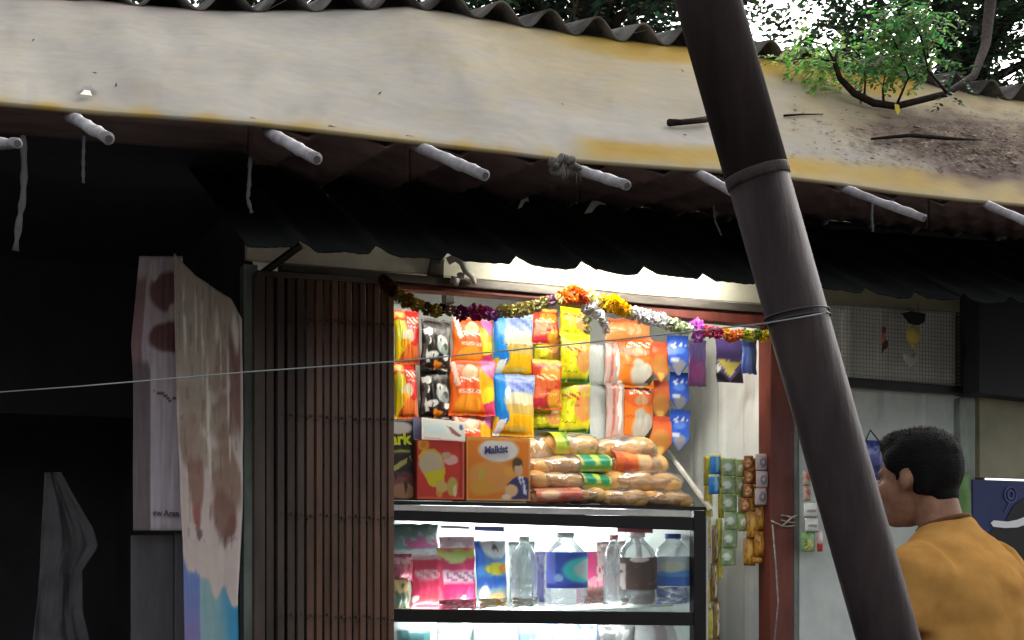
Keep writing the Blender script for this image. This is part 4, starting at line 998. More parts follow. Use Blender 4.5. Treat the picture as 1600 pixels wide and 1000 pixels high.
strip('long green strip with pearly white dots', 1140, 716, 884, 22, painter((150,176,130), [('e',.3,.5,.24,.22,(226,236,220)),('e',.8,.05,.2,.15,(210,216,150)),('n',7,.35,(120,150,100))], seed=53), .06, hpx=28, sway=2, seed=4)
strip('shorter green strip with pale dots beside the brown strips', 1157, 718, 832, 14, painter((164,176,110), [('e',.5,.5,.3,.2,(230,236,216)),('n',7,.35,(130,150,90))], seed=54), .055, hpx=28, seed=5)
Pbr = painter((176,110,60), [('e',.5,.6,.36,.2,(216,160,90)),('n',6,.2,(130,70,44)),('r',-.1,-.1,1.1,.06,(90,50,34)),('e',.3,.3,.2,.1,(236,200,160))], seed=55)
strip('long brown and amber strip ending lowest beside the red brown post', 1172, 716, 885, 18, painter((196,140,40), [('e',.5,.5,.3,.3,(226,176,70)),('n',6,.25,(150,96,30)),('r',-.1,-.1,1.1,.06,(110,70,24))], seed=56), .045, hpx=42, seed=6)
strip('reddish brown strip with cream spots', 1168, 712, 800, 14, Pbr, .035, hpx=22, seed=7)
strip('amber strip right beside the red brown post', 1186, 790, 880, 17, painter((190,130,36), [('e',.5,.5,.3,.3,(220,160,60)),('n',6,.25,(140,86,26))], seed=57), .035, hpx=40, seed=8)
strip('grey pink strip with dark square print', 1190, 709, 792, 19, painter((196,176,174), [('e',.5,.5,.26,.28,(110,106,110)),('e',.5,.5,.1,.1,(190,190,190)),('r',-.1,-.1,1.1,.05,(90,70,70))], seed=58), .015, hpx=27, sway=.6, seed=9)
strip('hanging gold strip with pale tail on the white wall', 1120, 820, 1040, 10, painter((150,120,60), [('e',.6,.5,.2,.5,(226,216,180)),('n',6,.2,(100,80,50))], seed=59), .09, hpx=60, sway=5, seed=10)
strip('red and cream strip behind the leaning pole', 1262, 735, 785, 11, painter((190,170,150), [('e',.5,.6,.3,.2,(190,50,50)),('n',6,.3,(120,110,90))], seed=60), -.05, hpx=24, group='sachets on the grey counter panel', seed=11)
strip('white sachets with grey print beside the leaning pole', 1267, 786, 832, 20, painter((222,222,216), [('r',.15,.35,.85,.55,(150,150,150)),('r',-.1,-.1,1.1,.08,(80,90,80))], seed=61), -.06, hpx=23, group='sachets on the grey counter panel', seed=12)
strip('green foil sachet at the end of the white ones', 1261, 832, 862, 21, painter((120,160,96), [('e',.5,.35,.34,.3,(206,206,120)),('n',6,.3,(80,120,70))], seed=62), -.06, hpx=30, group='sachets on the grey counter panel', seed=13)
strip('narrow red and white sachet right of the green one', 1279, 828, 862, 8, painter((226,190,180), [('r',-.1,-.1,1.1,.35,(206,60,50)),('e',.5,.7,.3,.2,(250,240,236))], seed=63), -.05, hpx=34, group='sachets on the grey counter panel', seed=14)

# rope lashed round the red brown post
rp = thing('lashing_rope', 'pale rope lashed round the red brown post with a hanging tail', 'rope', onY(1222, 812, -.03))
b = MB()
for k in range(3):
    yy = 808 + k*6
    c = onY(1222, yy, .025); n = 20; rx = .045
    b.tube([Vector((c.x + rx*math.cos(2*PI*i/n), .025 + .046*math.sin(2*PI*i/n), c.z + .006*math.sin(2*PI*i/n*2+k))) for i in range(n+1)], .0032, 5, cap=False)
b.tube([onY(1205,814,-.03), onY(1222,822,-.035), onY(1238,808,-.03), onY(1248,805,-.02)], .0035, 5)
b.tube([onY(1207,820,-.03), onY(1212,880,-.028), onY(1216,940,-.028), onY(1209,1010,-.028)], .003, 5)
b.mk('rope', M['rope'], rp, True)

# ------------------------------------------------------------------ charms before the lattice
ch = thing('red_charm', 'small dark red hanging charm in front of the wire mesh', 'charm', onY(1380, 505, -.04))
b = MB(); b.tube([onY(1380,478,-.03), onY(1381,512,-.04)], .0012, 4); b.mk('string', M['darkrope'], ch)
b = MB(); b.ell(onY(1381,516,-.04), (.009,.008,.013), 10, 7); b.mk('red_bead', pm('dark_red_bead', (128,36,34), .4), ch, True)
b = MB(); b.ell(onY(1379,529,-.04), (.013,.010,.016), 10, 7); b.mk('pink_bead', pm('pink_bead', (176,120,112), .5), ch, True)
b = MB(); b.ell(onY(1383,538,-.04), (.012,.010,.018), 10, 7); b.tube([onY(1380,544,-.04), onY(1378,552,-.04)], [.005,.002], 6); b.mk('dark_bead', pm('black_red_bead', (60,40,38), .5), ch, True)
ch = thing('lemon_charm', 'lemon charm with dark leaves above and a white shell below', 'charm', onY(1426, 505, -.04))
b = MB(); b.slab([onY(px,py,-.045) for px,py in [(1412,489),(1424,486),(1446,490),(1445,503),(1436,508),(1424,505)]], (0,.012,0)); b.mk('dark_bow', M['blackplastic'], ch)
b = MB(); b.tube([onY(1436,470,-.03), onY(1434,492,-.045)], .0015, 4); b.tube([onY(1427,505,-.04), onY(1427,570,-.04)], .0015, 4); b.mk('string', M['darkrope'], ch)
b = MB(); b.ell(onY(1427,524,-.045), (.028,.024,.033), 16, 10); b.ell(onY(1427,540,-.045), (.010,.010,.014), 10, 6); b.mk('lemon', pm('dull_lemon', (190,176,88), .6, rgb2=(160,146,66)), ch, True)
b = MB(); b.slab([onY(px,py,-.047) for px,py in [(1414,553),(1420,551),(1426,557),(1434,551),(1438,556),(1435,564),(1424,573),(1416,564)]], (0,.014,0)); bevel(b.mk('white_shell', M['cork'], ch), .004, 3)

# small things behind the man
gb = thing('green_bag', 'small green bag hanging on the pale jamb behind the man', 'bag', onY(1500, 850, -.05))
base, w, h = rectY(1484, 738, 1520, 850, -.06)
vs, fs, _ = grid(10, 14, lambda u, v: base + Vector(((u-.5)*w*(1-.3*v), -.02*math.sin(PI*u)*math.sin(PI*v)**.5, v*h)))
o = mk('bag_body', vs, fs, M['green'], gb, True); m_ = o.modifiers.new('thickness','SOLIDIFY'); m_.thickness = .012
lk = thing('padlock', 'shiny round padlock on the pale jamb by the man\'s collar', 'padlock', onY(1495, 805, -.09))
b = MB(); b.ell(onY(1495,804,-.10), (.017,.010,.013), 12, 8); b.mk('lock_body', M['chrome'], lk, True)
b = MB(); q = onY(1495,798,-.10); b.tube([q+Vector((-.009,0,0)), q+Vector((-.008,0,.014)), q+Vector((.008,0,.014)), q+Vector((.009,0,0))], .0025, 6); b.mk('shackle', M['chrome'], lk, True)
bl = thing('blue_bag', 'small blue patterned bag hanging past the man\'s forehead', 'bag', onY(1366, 690, -.1))
base, w, h = rectY(1345, 688, 1382, 750, -.10)
vs, fs, cs = grid(16, 16, lambda u, v: base + Vector(((u-.5)*w, -.03*math.sin(PI*u)*math.sin(PI*v)**.5 + .004*math.sin(u*20), v*h)), painter((66,74,140), [('n',5,.2,(120,126,190)),('n',8,.35,(36,40,84))], seed=71))
o = mk('bag_body', vs, fs, M['film'], bl, True, cols=cs); m_ = o.modifiers.new('thickness','SOLIDIFY'); m_.thickness = .01
b = MB(); b.tube([onY(1352,690,-.1), onY(1360,672,-.09), onY(1374,690,-.1)], .003, 5); b.mk('bag_handle', M['bluesign'], bl)

# ------------------------------------------------------------------ banners at the left
def crump(u, v, s): return noise.noise(Vector((u*5, v*9, s)))*.010 + noise.noise(Vector((u*14, v*5, s+3)))*.006
bn = thing('white_banner', 'shaded white hanging banner with two dark red discs', 'banner', onY(245, 830, .06))
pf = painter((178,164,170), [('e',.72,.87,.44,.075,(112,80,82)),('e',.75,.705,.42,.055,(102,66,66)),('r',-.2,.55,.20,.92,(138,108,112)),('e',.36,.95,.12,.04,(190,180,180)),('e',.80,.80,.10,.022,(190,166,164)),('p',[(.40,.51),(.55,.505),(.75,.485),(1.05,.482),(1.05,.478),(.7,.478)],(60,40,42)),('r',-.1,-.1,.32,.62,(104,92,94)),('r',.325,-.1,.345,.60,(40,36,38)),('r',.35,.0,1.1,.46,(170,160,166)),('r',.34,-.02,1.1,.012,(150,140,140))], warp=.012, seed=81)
def ba(u, v):
    xl = pl([(0,208),(.55,208),(.68,205),(.85,212),(1,218)], v)
    return onY(lerp(xl, 286, u), lerp(829, 400, v), .06) + Vector((0, crump(u, v, 1)*.25, 0))
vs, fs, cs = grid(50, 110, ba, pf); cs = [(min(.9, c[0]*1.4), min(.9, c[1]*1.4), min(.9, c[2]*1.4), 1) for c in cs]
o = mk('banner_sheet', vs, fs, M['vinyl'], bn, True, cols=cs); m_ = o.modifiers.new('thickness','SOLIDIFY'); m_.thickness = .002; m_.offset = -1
c_ = onY(260, 802, .042); textmesh('lettering', 'ew Agen', .024, (c_.x, .046, c_.z), M['text_dark'], bn, bold=.0004, rot=math.radians(-2), sx=.85)
bn2 = thing('brown_smeared_banner', 'crumpled pinkish banner with brown smears and blue lower part', 'banner', onY(328, 1000, -.03))
BLOBS = [(0.94,0.8,0.19,0.144,(122,86,80)),(0.6,0.8,0.19,0.072,(150,128,112)),(0.72,0.66,0.162,0.072,(138,112,98)),(0.22,0.78,0.304,0.086,(160,148,134)),(0.36,0.66,0.38,0.05,(156,140,122)),(0.2,0.56,0.19,0.072,(150,126,112)),(0.74,0.5,0.247,0.094,(140,112,96)),(0.7,0.4,0.19,0.072,(126,92,80)),(0.8,0.37,0.095,0.036,(120,82,72)),(0.26,0.47,0.114,0.086,(140,104,92)),(0.27,0.38,0.067,0.036,(150,92,84)),(0.45,0.55,0.228,0.036,(162,144,128)),(0.52,0.86,0.095,0.086,(170,156,142)),(0.3,0.335,0.057,0.014,(110,92,90)),(0.76,0.33,0.152,0.009,(150,130,126))]
STREAKS = [(.47,.70,.030,.10),(.48,.56,.026,.07),(.14,.86,.02,.10),(.30,.88,.015,.08),(.78,.76,.018,.12),(.62,.90,.03,.05),(.90,.92,.05,.05),(.80,.60,.012,.05),(.40,.84,.012,.10),(.68,.83,.012,.07)]
def smear(u, v):
    c = Vector((196, 178, 170))
    n1 = noise.noise(Vector((u*6, v*4.5, 2))); n2 = noise.noise(Vector((u*11, v*9, 6))); n3 = noise.noise(Vector((u*24, v*14, 6)))
    c = c.lerp(Vector((160, 148, 134)), max(0, min(.75, (v-.62)*3 + .5*n1)))
    uu, vv = u + .05*n2 + .03*n3, v + .03*n1 + .012*n3
    for bu, bv, ru, rv, bc in BLOBS:
        a_ = sm(math.hypot((uu-bu)/ru, (vv-bv)/rv) - 1, .35)
        if a_ > 0: c = c.lerp(Vector(bc), a_*.9)
    for bu, bv, ru, rv in STREAKS:
        a_ = sm(math.hypot((u+.02*n3-bu)/ru, (v+.02*n1-bv)/rv) - 1, .6)
        if a_ > 0: c = c.lerp(Vector((216, 208, 196)), a_*.9)
    if n3 > .38 and v > .32: c = c*.86
    if u > .965: c = c.lerp(Vector((214, 206, 198)), .7)
    edge = .255 + .05*n1 - .09*u
    if v < edge:
        t = Vector((136, 164, 172)).lerp(Vector((60, 140, 178)), max(0, min(1, (u-.55)*3)))
        if u < .3: t = Vector((104, 124, 178)).lerp(Vector((126, 116, 160)), max(0, min(1, (.2-v)*8)))
        if .35 < u < .8: t = t.lerp(Vector((126, 160, 150)), max(0, n2+.3))
        if v < .06: t = t.lerp(Vector((206, 204, 204)), max(0, min(1, (n3+.4)*2)))
        c = c.lerp(t, sm(v-edge, .03))
    return (c.x, c.y, c.z)
def bb(u, v):
    yt = pl([(0,394),(.3,430),(.62,452),(.85,466),(1,498)], u)
    xl = pl([(0,289),(.3,286),(.34,284),(.6,277),(1,272)], v); xr = pl([(0,374),(.2,372),(.45,380),(.75,380),(1,378)], v)
    pq = onY(lerp(xl, xr, u), lerp(1040, yt, v), -.03)
    f_ = .006*math.sin(u*8 + 1.5*v)*(.3+.7*v) + crump(u, v, 5)*.5
    return pq + Vector((0, f_, 0))
vs, fs, cs = grid(46, 130, bb, smear)
cs = [(min(.9, c[0]*1.3), min(.9, c[1]*1.32), min(.9, c[2]*1.32), 1) for c in cs]
o = mk('banner_sheet', vs, fs, M['vinyl'], bn2, True, cols=cs); m_ = o.modifiers.new('thickness','SOLIDIFY'); m_.thickness = .002; m_.offset = -1

# grey plastic sheet hanging in the dark stall
sk = thing('hanging_sheet', 'folded grey plastic sheet hanging in the unlit stall', 'sheet', onY(100, 1000, .5))
def sp(u, v):
    xl = pl([(0,40),(.4,60),(.75,66),(1,70)], v); xr = pl([(0,158),(.35,130),(.55,128),(.66,153),(.75,144),(.9,114),(1,94)], v)
    q = onY(lerp(xl, xr, u), lerp(1080, 738, v), .5)
    return q + Vector((0, .010*math.sin(u*9 + 2*v) + crump(u, v, 9)*.8, 0))
vs, fs, _ = grid(34, 60, sp)
o = mk('plastic_sheet', vs, fs, M['sack'], sk, True); m_ = o.modifiers.new('thickness','SOLIDIFY'); m_.thickness = .003
# dangling strips of torn cloth and rope
def dangle(pts, r, lab, y=-.95, mat='sack'):
    n = 12; P = []
    for i in range(n+1):
        s = i/n*(len(pts)-1); k = min(int(s), len(pts)-2); f = s-k
        P.append(onY(lerp(pts[k][0], pts[k+1][0], f), lerp(pts[k][1], pts[k+1][1], f), y))
    b = MB(); b.tube(P, [r*(.5+.6*abs(math.sin(i*1.1+.4))) for i in range(n+1)], 6)
    o = b.mk('torn_strip', M[mat], None, True); return tag(o, lab, 'torn strip', 'strips dangling from the hem')
dangle([(36,212),(38,262),(36,310),(30,345),(24,392)], .0075, 'long grey torn strip dangling at the left edge')
dangle([(131,212),(130,250),(130,286)], .004, 'short thin strip dangling under the first rod')
dangle([(391,246),(389,290),(387,310),(393,333)], .005, 'curled grey strip dangling left of the gate', -.9)
dangle([(1114,318),(1117,345),(1127,368)], .003, 'thin pale strip dangling left of the leaning pole', -.82)
dangle([(1363,316),(1362,340),(1364,362)], .004, 'faint strip dangling from the split rod', -.98)

# ------------------------------------------------------------------ leaning steel pole with tied wire
def pole_pt(py, d=2.2): return atD(1106 + .282*py, py, d)
pfoot_py = HOR + 1.6*FPX/2.2
pole = thing('leaning_pole', 'dark leaning steel pole crossing the whole view in front of the kiosk', 'pole', pole_pt(pfoot_py))
R0 = .0535
b = MB(); b.tube([pole_pt(284), pole_pt(-420)], [R0*1.03, R0*1.03], 40); b.mk('upper_tube', M['pole'], pole, True).data.polygons.foreach_get
b = MB(); b.tube([pole_pt(pfoot_py), pole_pt(275)], [R0*.985, R0*.985], 40); b.mk('lower_tube', M['pole'], pole, True)
for o in list(pole.children):
    for p_ in o.data.polygons:
        if len(p_.vertices) > 4: p_.use_smooth = False
b = MB(); c0, c1 = pole_pt(268), pole_pt(286)
b.tube([c0.lerp(c1, t) for t in (0,.15,.5,.85,1)], [R0*1.031, R0*1.04, R0*1.042, R0*1.03, R0*.99], 40); b.mk('collar', M['rust'], pole, True)
tw = thing('wire_tie', 'thin dark wire wound twice round the leaning pole', 'wire', pole_pt(500))
ax = (pole_pt(0)-pole_pt(1000)).normalized(); ux = ax.cross(Vector((0,1,0))).normalized(); uy = ax.cross(ux)
b = MB()
for k in range(2):
    n = 28; c = pole_pt(492 + 9*k)
    b.tube([c + (ux*math.cos(2*PI*i/n) + uy*math.sin(2*PI*i/n))*(R0+.0012) + ax*(.008*math.cos(2*PI*i/n)) for i in range(n+1)], .0018, 5, cap=False)
b.mk('winding', M['darkrope'], tw, True)
b = MB(); W = [(-60,617,2.42),(120,604,2.38),(390,581,2.32),(615,565,2.26),(800,547,2.22),(1000,527,2.18),(1197,505,2.14),(1290,489,2.13)]
b.tube([atD(*w) for w in W], .0013, 6)
tag(b.mk('tie_wire', M['wire'], None, True), 'thin pale wire stretched from the left edge to the leaning pole', 'wire')

# ------------------------------------------------------------------ litter and twigs on the tarpaulin
def on_tarp(px, py, up=.004):
    lo, hi = pl(eave, px), pl(topl, px); v = (lo-py)/(lo-hi)
    d0, d1 = dep(px, EY), dep(px, TY)
    t = v*d0/(d1 + v*(d0-d1)) if False else v*d0/(d1*(1-v)+v*d0)
    return tarp_pt(px, max(0.0, min(1.0, t))) + Vector((0, -.55*up, .83*up))
lit = MB()
for k in range(3600):
    px = min(1735, max(1240, random.gauss(1530, 110))); py = random.gauss(lerp(214, 236, (px-1300)/300), 26)
    if not (pl(topl, px)+14 < py < pl(eave, px)-32): continue
    q = on_tarp(px, py, .004 + random.random()*.008); s = random.uniform(.004, .010)*(2 if random.random()<.05 else 1)
    a = Vector((random.uniform(-1,1), random.uniform(-.6,.6), random.uniform(-.5,.5))).normalized()*s
    n_ = Vector((random.uniform(-.25,.25), -.5+random.uniform(-.25,.25), .85)).normalized(); a = (a - n_*a.dot(n_)); c = a.cross(n_)*random.uniform(.45,.8)
    colr = random.choice([(128,108,96),(112,94,84),(140,120,106),(104,86,78),(150,132,118),(120,104,96)])
    lit.add([q-a, q-c, q+a*1.1, q+c], [(0,1,2,3)], L(colr))
for k in range(9):
    px = random.uniform(-60, 1300); py = lerp(pl(topl, px), pl(eave, px), random.uniform(.1,.9))
    q = on_tarp(px, py, .003); s = random.uniform(.004,.010); a = Vector((random.uniform(-1,1), 0, random.uniform(-.8,.3))).normalized()*s
    c = Vector((a.z, -.3*s, -a.x))*.3
    lit.add([q-a, q-c, q+a, q+c], [(0,1,2,3)], L((112,96,84)))
tag(lit.mk('leaf_litter', M['litter'], None), 'drift of dry brown leaves on the right of the tarpaulin', 'leaf litter', kind='stuff')
b = MB(); b.tube([on_tarp(1042,205,.012), on_tarp(1060,204,.013), on_tarp(1080,202,.014), on_tarp(1100,200,.014)], [.010,.008,.008,.009], 8)
tag(b.mk('fallen_stick', M['twig'], None, True), 'short thick brown stick on the tarpaulin left of the leaning pole', 'stick')
b = MB(); b.tube([on_tarp(1224,185,.006), on_tarp(1250,184,.006), on_tarp(1285,182,.005)], [.004,.003,.0015], 6)
tag(b.mk('fallen_stick', M['twig'], None, True), 'thin straight twig on the tarpaulin right of the leaning pole', 'stick')
b = MB(); b.tube([on_tarp(1360,222,.012), on_tarp(1420,222,.016), on_tarp(1480,226,.014), on_tarp(1530,228,.01)], [.004,.007,.006,.003], 6)
tag(b.mk('fallen_stick', M['twig'], None, True), 'long dark stick lying in the brown leaf drift', 'stick')

# ------------------------------------------------------------------ trees
def sprays(vs, fs, cs, base, axis, n, ln, wd, step, cols, rnd):
    """one feathery twig: paired narrow leaflets along a drooping axis"""
    p = Vector(base); d = Vector(axis).normalized()
    side = d.cross(Vector((rnd.uniform(-.4,.4), rnd.uniform(-.4,.4), 1))).normalized()
    for k in range(n):
        d = (d + Vector((0,0,-.05))).normalized(); p = p + d*step
        for sg in (-1, 1):
            a = (side*sg + d*.45 + Vector((rnd.uniform(-.3,.3), rnd.uniform(-.3,.3), rnd.uniform(-.5,.2)))).normalized()
            w = a.cross(Vector((rnd.uniform(-.5,.5), rnd.uniform(-.5,.5), 1))).normalized()*wd*.5
            l = ln*rnd.uniform(.7, 1.15)*(1-.35*k/n); t = p + a*l; m = p + a*l*.5
            i = len(vs); vs.extend([tuple(p), tuple(m+w), tuple(t), tuple(m-w)]); fs.append((i,i+1,i+2,i+3)); c = L(tuple(q*rnd.uniform(.75,1.2) for q in cols[rnd.randrange(len(cols))])); cs.extend([c]*4)
def leafmesh(name, vs, fs, cs, mat, parent): 
    org = ORG[parent.name]
    me = bpy.data.meshes.new(name)
    me.from_pydata([(v[0]-org.x, v[1]-org.y, v[2]-org.z) for v in vs], [], fs)
    at = me.color_attributes.new('Col', 'FLOAT_COLOR', 'POINT'); flat = [x for c in cs for x in c]; at.data.foreach_set('color', flat)
    me.materials.append(mat); o = bpy.data.objects.new(name, me); COL.objects.link(o); o.parent = parent
    o['kind'] = 'stuff'
    return o
DARK = [(62,84,62),(54,72,58),(74,98,70),(50,66,54),(82,106,76)]
GREEN = [(92,138,80),(110,156,90),(76,118,70),(128,172,104)]
LIME = [(150,196,104),(128,180,92),(172,210,124),(108,160,80)]
def tree(label, px, d, height, clusters, nspr, cols, seed, r0=.16, ln=.085, wd=.034, step=.045, limbs=True):
    rnd = random.Random(seed)
    q = atD(px, HOR, d); base = Vector((q.x, q.y, 0))
    t = thing('tree', label, 'tree', base, 'trees behind the roofs')
    top = base + Vector((rnd.uniform(-.3,.3), rnd.uniform(-.2,.2), height))
    tr = MB(); n = 10
    spine = [base.lerp(top, k/n) + Vector((.10*math.sin(k*.9+seed), .08*math.cos(k*.7+seed), 0)) for k in range(n+1)]
    tr.tube(spine, [r0*(1-.75*k/n) for k in range(n+1)], 12); tr.mk('trunk', M['bark'], t, True)
    vs, fs, cs = [], [], []
    for (c, r, w) in clusters:
        c = Vector(c)
        if limbs:
            s0 = spine[min(n-1, max(3, int((c.z-.6)/height*n)))]
            mid = s0.lerp(c, .5) + Vector((rnd.uniform(-.2,.2), rnd.uniform(-.2,.2), .15))
            lb = MB(); lb.tube([s0, s0.lerp(mid,.5)+Vector((0,0,.05)), mid, mid.lerp(c,.6), c], [.05,.042,.034,.024,.010], 7); lb.mk('limb', M['bark'], t, True)
        for k in range(int(nspr*w)):
            v = Vector((rnd.gauss(0,1), rnd.gauss(0,1), rnd.gauss(0,1))); v = v.normalized()*r*rnd.random()**.45
            sprays(vs, fs, cs, c+v, v.normalized()*.8 + Vector((rnd.uniform(-.6,.6), rnd.uniform(-.6,.6), rnd.uniform(-.5,.4))), 8, ln, wd, step, cols, rnd)
    leafmesh('crown', vs, fs, cs, M['leafdark'], t)
    return t
def cl(px, py, d, r, w=1.0): return (atD(px, py, d), r, w)
tree('dark dense tree showing above the left part of the roof', 420, 8.4, 5.4, [cl(180,-40,8.2,.7),cl(350,-60,8.6,.7),cl(520,-30,8.2,.62),cl(640,-70,8.6,.7),cl(420,-230,8.4,.8),cl(250,-200,8.4,.7),cl(600,-230,8.4,.7)], 150, DARK, 3)
tree('dark green tree above the middle of the roof left of the pole', 900, 8.2, 5.6, [cl(740,-50,8.2,.55),cl(850,-10,8.6,.55,1.1),cl(960,-30,8.2,.55,1.2),cl(1050,0,8.5,.45,1.2),cl(860,-200,8.3,.7),cl(1020,-200,8.3,.7),cl(1000,60,8.8,.4),cl(790,30,8.9,.35),cl(900,60,8.9,.4,1.1)], 150, DARK, 5)
tree('dark tree with many bright sky gaps right of the pole', 1530, 8.6, 5.8, [cl(1225,100,8.6,.24,.5),cl(1335,100,8.6,.28,.6),cl(1300,40,9.2,.30,.14),cl(1420,40,8.3,.42,.9),cl(1500,80,8.6,.40,.8),cl(1580,20,8.3,.45,.9),cl(1600,120,8.6,.38,.8),cl(1680,60,8.3,.5),cl(1460,-60,8.6,.5),cl(1380,-110,8.6,.55,.8),cl(1600,-120,8.6,.7),cl(1240,-170,8.6,.5,.2),cl(1400,110,9.0,.3,.6),cl(1700,-100,8.6,.6)], 108, DARK+[(70,100,62)], 8, r0=.2)
# hanging limb with fresh leaves over the tarpaulin
hb = thing('hanging_branch', 'dark hooked branch with fresh green leaves drooping over the tarpaulin', 'branch', atD(1402, 166, 4.3))
b = MB()
pts = [atD(1575,-160,6.2), atD(1548,0,5.6), atD(1540,70,5.2), atD(1522,118,4.75), atD(1480,146,4.5), atD(1440,156,4.4), atD(1400,166,4.32), atD(1365,161,4.28), atD(1335,146,4.26), atD(1312,122,4.26), atD(1304,98,4.28), atD(1308,80,4.32)]
b.tube(pts, [.03,.025,.02,.015,.012,.0115,.012,.013,.012,.010,.008,.004], 8); b.mk('stem', M['twig'], hb, True)
for a in [[(1350,157),(1352,128),(1349,104)],[(1381,163),(1379,138),(1384,112)],[(1480,146),(1450,110),(1440,60),(1425,30)],[(1400,166),(1420,120),(1400,70),(1380,30)],[(1304,98),(1270,88),(1235,95)],[(1308,80),(1330,74),(1345,90)],[(1304,98),(1290,70),(1262,62)]]:
    b = MB(); b.tube([atD(px, py, 4.30) for px, py in a], [.005]+[.003]*(len(a)-2)+[.0015], 6); b.mk('twig', M['twig'], hb, True)
vs, fs, cs = [], [], []; rnd = random.Random(12)
for (px, py, r, k_, cc) in [(1285,95,22,26,LIME),(1275,130,26,16,LIME),(1250,72,16,12,LIME),(1320,80,14,9,LIME),(1335,100,30,14,GREEN),(1400,78,30,42,GREEN+LIME[:1]),(1420,40,34,40,GREEN),(1385,30,26,26,GREEN),(1450,20,30,26,GREEN),(1370,100,26,20,GREEN),(1440,90,22,16,GREEN),(1480,120,26,8,DARK),(1228,92,12,7,LIME)]:
    for k in range(k_):
        q = atD(px + rnd.gauss(0, r*.55), py + rnd.gauss(0, r*.5), 4.3 + rnd.uniform(-.06,.25))
        sprays(vs, fs, cs, q, (rnd.uniform(-1,1), rnd.uniform(-.6,.4), rnd.uniform(-.9,.4)), 7, .030, .012, .014, cc, rnd)
leafmesh('foliage', vs, fs, cs, M['leafdark'], hb)
b = MB(); q = atD(1401,168,4.26); b.slab([q+Vector((-.008,0,.012)), q+Vector((.010,0,.010)), q+Vector((.012,-.004,-.012)), q+Vector((.0,-.006,-.026)), q+Vector((-.008,-.002,-.010))], (0,.001,0)); b.mk('yellow_leaf', M['yellowleaf'], hb)

# ------------------------------------------------------------------ man at the right
mdir = (RT*-.66 + FW*.75).normalized()
mp = atD(1438, HOR, 3.02)
man = thing('person', 'person in mustard T-shirt with short black hair, seen from behind facing left', 'person', (mp.x, mp.y, 0))
man.rotation_euler = (0, 0, math.atan2(mdir.y, mdir.x)); ORG[man.name] = Vector((0,0,0))
def remesh(o, vox, it=6, disp=None):
    m = o.modifiers.new('remesh', 'REMESH'); m.mode = 'VOXEL'; m.voxel_size = vox; m.use_smooth_shade = True
    m = o.modifiers.new('smooth', 'SMOOTH'); m.factor = .5; m.iterations = it
    if disp:
        tx = bpy.data.textures.new(o.name+'_folds', 'CLOUDS'); tx.noise_scale = disp[1]; tx.noise_depth = 2
        m = o.modifiers.new('folds', 'DISPLACE'); m.texture = tx; m.strength = disp[0]; m.mid_level = .5; m.texture_coords = 'LOCAL'
b = MB()
b.ell((-.005,0,1.742), (.097,.076,.090)); b.ell((.034,0,1.678), (.064,.058,.086)); b.ell((.060,0,1.622), (.036,.038,.030))
b.ell((.086,0,1.722), (.016,.046,.014)); b.tube([(.094,0,1.716),(.108,0,1.692),(.112,0,1.684)], [.009,.012,.013], 8); b.ell((.104,0,1.679), (.014,.018,.010))
b.ell((.094,0,1.652), (.010,.024,.007)); b.ell((.092,0,1.641), (.010,.021,.008))
for s in (-1, 1):
    b.ell((-.006, s*.075, 1.697), (.015,.0065,.024), rot=Matrix.Rotation(-.2, 3, 'Y')); b.ell((-.013, s*.080, 1.700), (.006,.005,.018))
    b.ell((.070, s*.040, 1.680), (.026,.020,.022))
b.tube([(-.030,0,1.69),(-.052,0,1.61),(-.080,0,1.50)], [.050,.052,.075], 14)
b.ell((-.09,0,1.52), (.085,.13,.06)); b.ell((-.115,0,1.43), (.108,.165,.12)); b.ell((-.12,0,1.22), (.105,.155,.2)); b.ell((-.14,0,.99), (.115,.155,.13))
for s in (-1, 1):
    sh, el, wr = Vector((-.085, s*.178, 1.475)), Vector((-.05, s*.225, 1.20)), Vector((.19, s*.15, 1.14))
    b.ell(sh, (.062,.055,.062)); b.tube([sh, sh.lerp(el,.5), el], [.052,.046,.039], 12); b.tube([el, el.lerp(wr,.35), wr], [.040,.039,.026], 12); b.ell(el, (.039,.039,.039))
    pm_ = wr + Vector((.05, -s*.004, -.004)); b.ell(pm_, (.052,.019,.040)); b.tube([wr, pm_], [.026,.022], 10)
    for f_, ln_ in enumerate((.074,.084,.078,.062)):
        o0 = pm_ + Vector((.040, 0, .027-.018*f_)); o1 = o0 + Vector((ln_*.5, -s*.008, -.004)); o2 = o0 + Vector((ln_*.95, -s*.030, -.012))
        b.tube([o0 - Vector((.02,0,0)), o0, o1, o2], [.010,.0095,.009,.007], 8)
    t0 = pm_ + Vector((-.01, -s*.012, .030)); b.tube([t0, t0 + Vector((.03,-s*.016,.018)), t0 + Vector((.058,-s*.026,.018))], [.012,.011,.008], 8)
    hp, kn, an = Vector((-.14, s*.085, .95)), Vector((-.09, s*.10, .50)), Vector((-.13, s*.10, .09))
    b.tube([hp, hp.lerp(kn,.5), kn], [.085,.075,.055], 12); b.tube([kn, kn.lerp(an,.35), an], [.054,.054,.036], 12); b.ell((-.08, s*.10, .045), (.12,.042,.04))
o = b.mk('body', M['skin'], man, True); remesh(o, .0075, 5)
# eyes
for s in (-1, 1):
    e = MB(); e.ell((.070, s*.030, 1.704), (.007,.010,.005), 12, 8); e.mk('eye', M['text_white'], man, True)
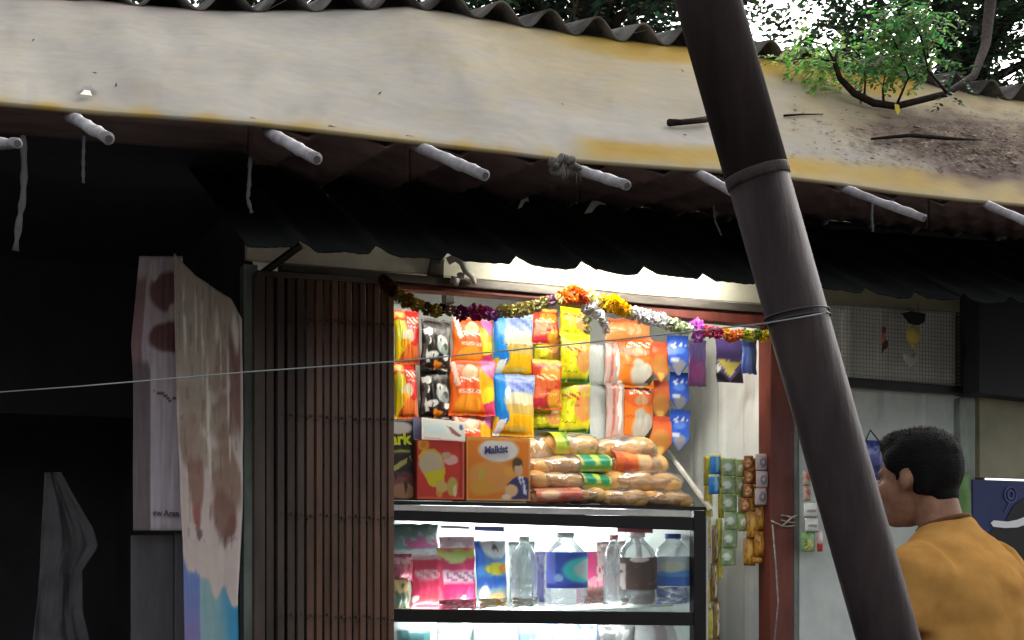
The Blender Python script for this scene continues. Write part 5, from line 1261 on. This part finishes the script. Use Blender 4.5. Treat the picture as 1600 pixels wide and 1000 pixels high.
# shirt
b = MB()
b.tube([(-.058,0,1.606),(-.072,0,1.565),(-.085,0,1.50)], [.062,.080,.11], 18)
b.ell((-.085,0,1.528), (.098,.150,.068)); b.ell((-.118,0,1.43), (.127,.186,.135)); b.ell((-.125,0,1.28), (.128,.180,.17))
b.tube([(-.125,0,1.40),(-.13,0,1.15),(-.135,0,.90)], [.125,.135,.14], 20); 
for i in range(6):
    z = 1.34 - i*.085; b.ell((-.128,0,z), (.128,.180,.10))
for s in (-1, 1):
    sh, el = Vector((-.085, s*.178, 1.478)), Vector((-.05, s*.225, 1.20))
    b.ell(sh + Vector((-.004,-s*.012,.0)), (.084,.070,.074)); b.tube([sh + Vector((-.01,-s*.05,.01)), sh, sh.lerp(el, .20), sh.lerp(el, .38)], [.085,.078,.074,.076], 16)
o = b.mk('shirt', M['shirt'], man, True); remesh(o, .008, 22, (.022, .13))
cb = MB(); n = 26
cb.tube([Vector((-.060,0,1.602)) + Vector((.057*math.cos(2*PI*k/n), .057*math.sin(2*PI*k/n), -.020*math.cos(2*PI*k/n))) for k in range(n+1)], .006, 6, cap=False)
cb.mk('collar_band', pm('dark_collar', (112,72,38), .9), man, True)
b = MB(); b.ell((-.14,0,.93), (.128,.17,.09))
for s in (-1, 1): b.tube([(-.14,s*.088,.95),(-.10,s*.10,.5),(-.13,s*.10,.10)], [.10,.075,.062], 14)
o = b.mk('trousers', M['trousers'], man, True); remesh(o, .01, 4)
for s in (-1, 1):
    b = MB(); b.ell((-.075, s*.10, .048), (.135,.050,.048)); o = b.mk('shoe', M['shoe'], man, True); remesh(o, .008, 4)
# hair: close cap with short strands
HE = [((-.004,0,1.762), (.097,.077,.069)), ((.042,0,1.786), (.058,.062,.040)), ((-.032,0,1.735), (.072,.0775,.086)), ((-.060,0,1.672), (.032,.048,.036))]
b = MB()
for c_, r_ in HE: b.ell(c_, r_)
for s in (-1, 1):
    b.ell((.014, s*.062, 1.752), (.048,.0165,.036)); b.ell((.018, s*.070, 1.718), (.008,.005,.020)); b.ell((-.045, s*.060, 1.71), (.026,.014,.045))
o = b.mk('hair', M['hair'], man, True); remesh(o, .0065, 4)
rnd = random.Random(4); b = MB()
for k in range(9000):
    c_, r_ = HE[rnd.choices((0,1,2,3), (4,2,3,1))[0]]
    d = Vector((rnd.gauss(0,1), rnd.gauss(0,1), rnd.gauss(0,1))).normalized()
    p_ = Vector((c_[0]+d.x*r_[0], c_[1]+d.y*r_[1], c_[2]+d.z*r_[2]))
    if p_.x > .062 and p_.z < 1.775: continue
    if any(sum(((p_[i]-c2[i])/r2[i])**2 for i in range(3)) < .86 for c2, r2 in HE): continue
    n_ = Vector((d.x/r_[0], d.y/r_[1], d.z/r_[2])).normalized()
    top_ = max(0, min(1, (p_.z-1.76)/.06))
    fl_ = (n_*(.25+.15*top_) + Vector((.25*top_ - .25*(1-top_), 0, -.75*(1-top_) + .25*top_)) + Vector((rnd.uniform(-.4,.4), rnd.uniform(-.4,.4), rnd.uniform(-.3,.3)))).normalized()
    ln_ = rnd.uniform(.004, .008) + .003*top_
    w_ = fl_.cross(n_ + Vector((.01,.02,.03))).normalized()*.0011
    p_ = p_ - n_*.005
    b.add([p_-w_, p_+w_, p_+fl_*ln_+n_*.001], [(0,1,2)])
tag(b.mk('hair_strands', M['hair'], man), kind='stuff')
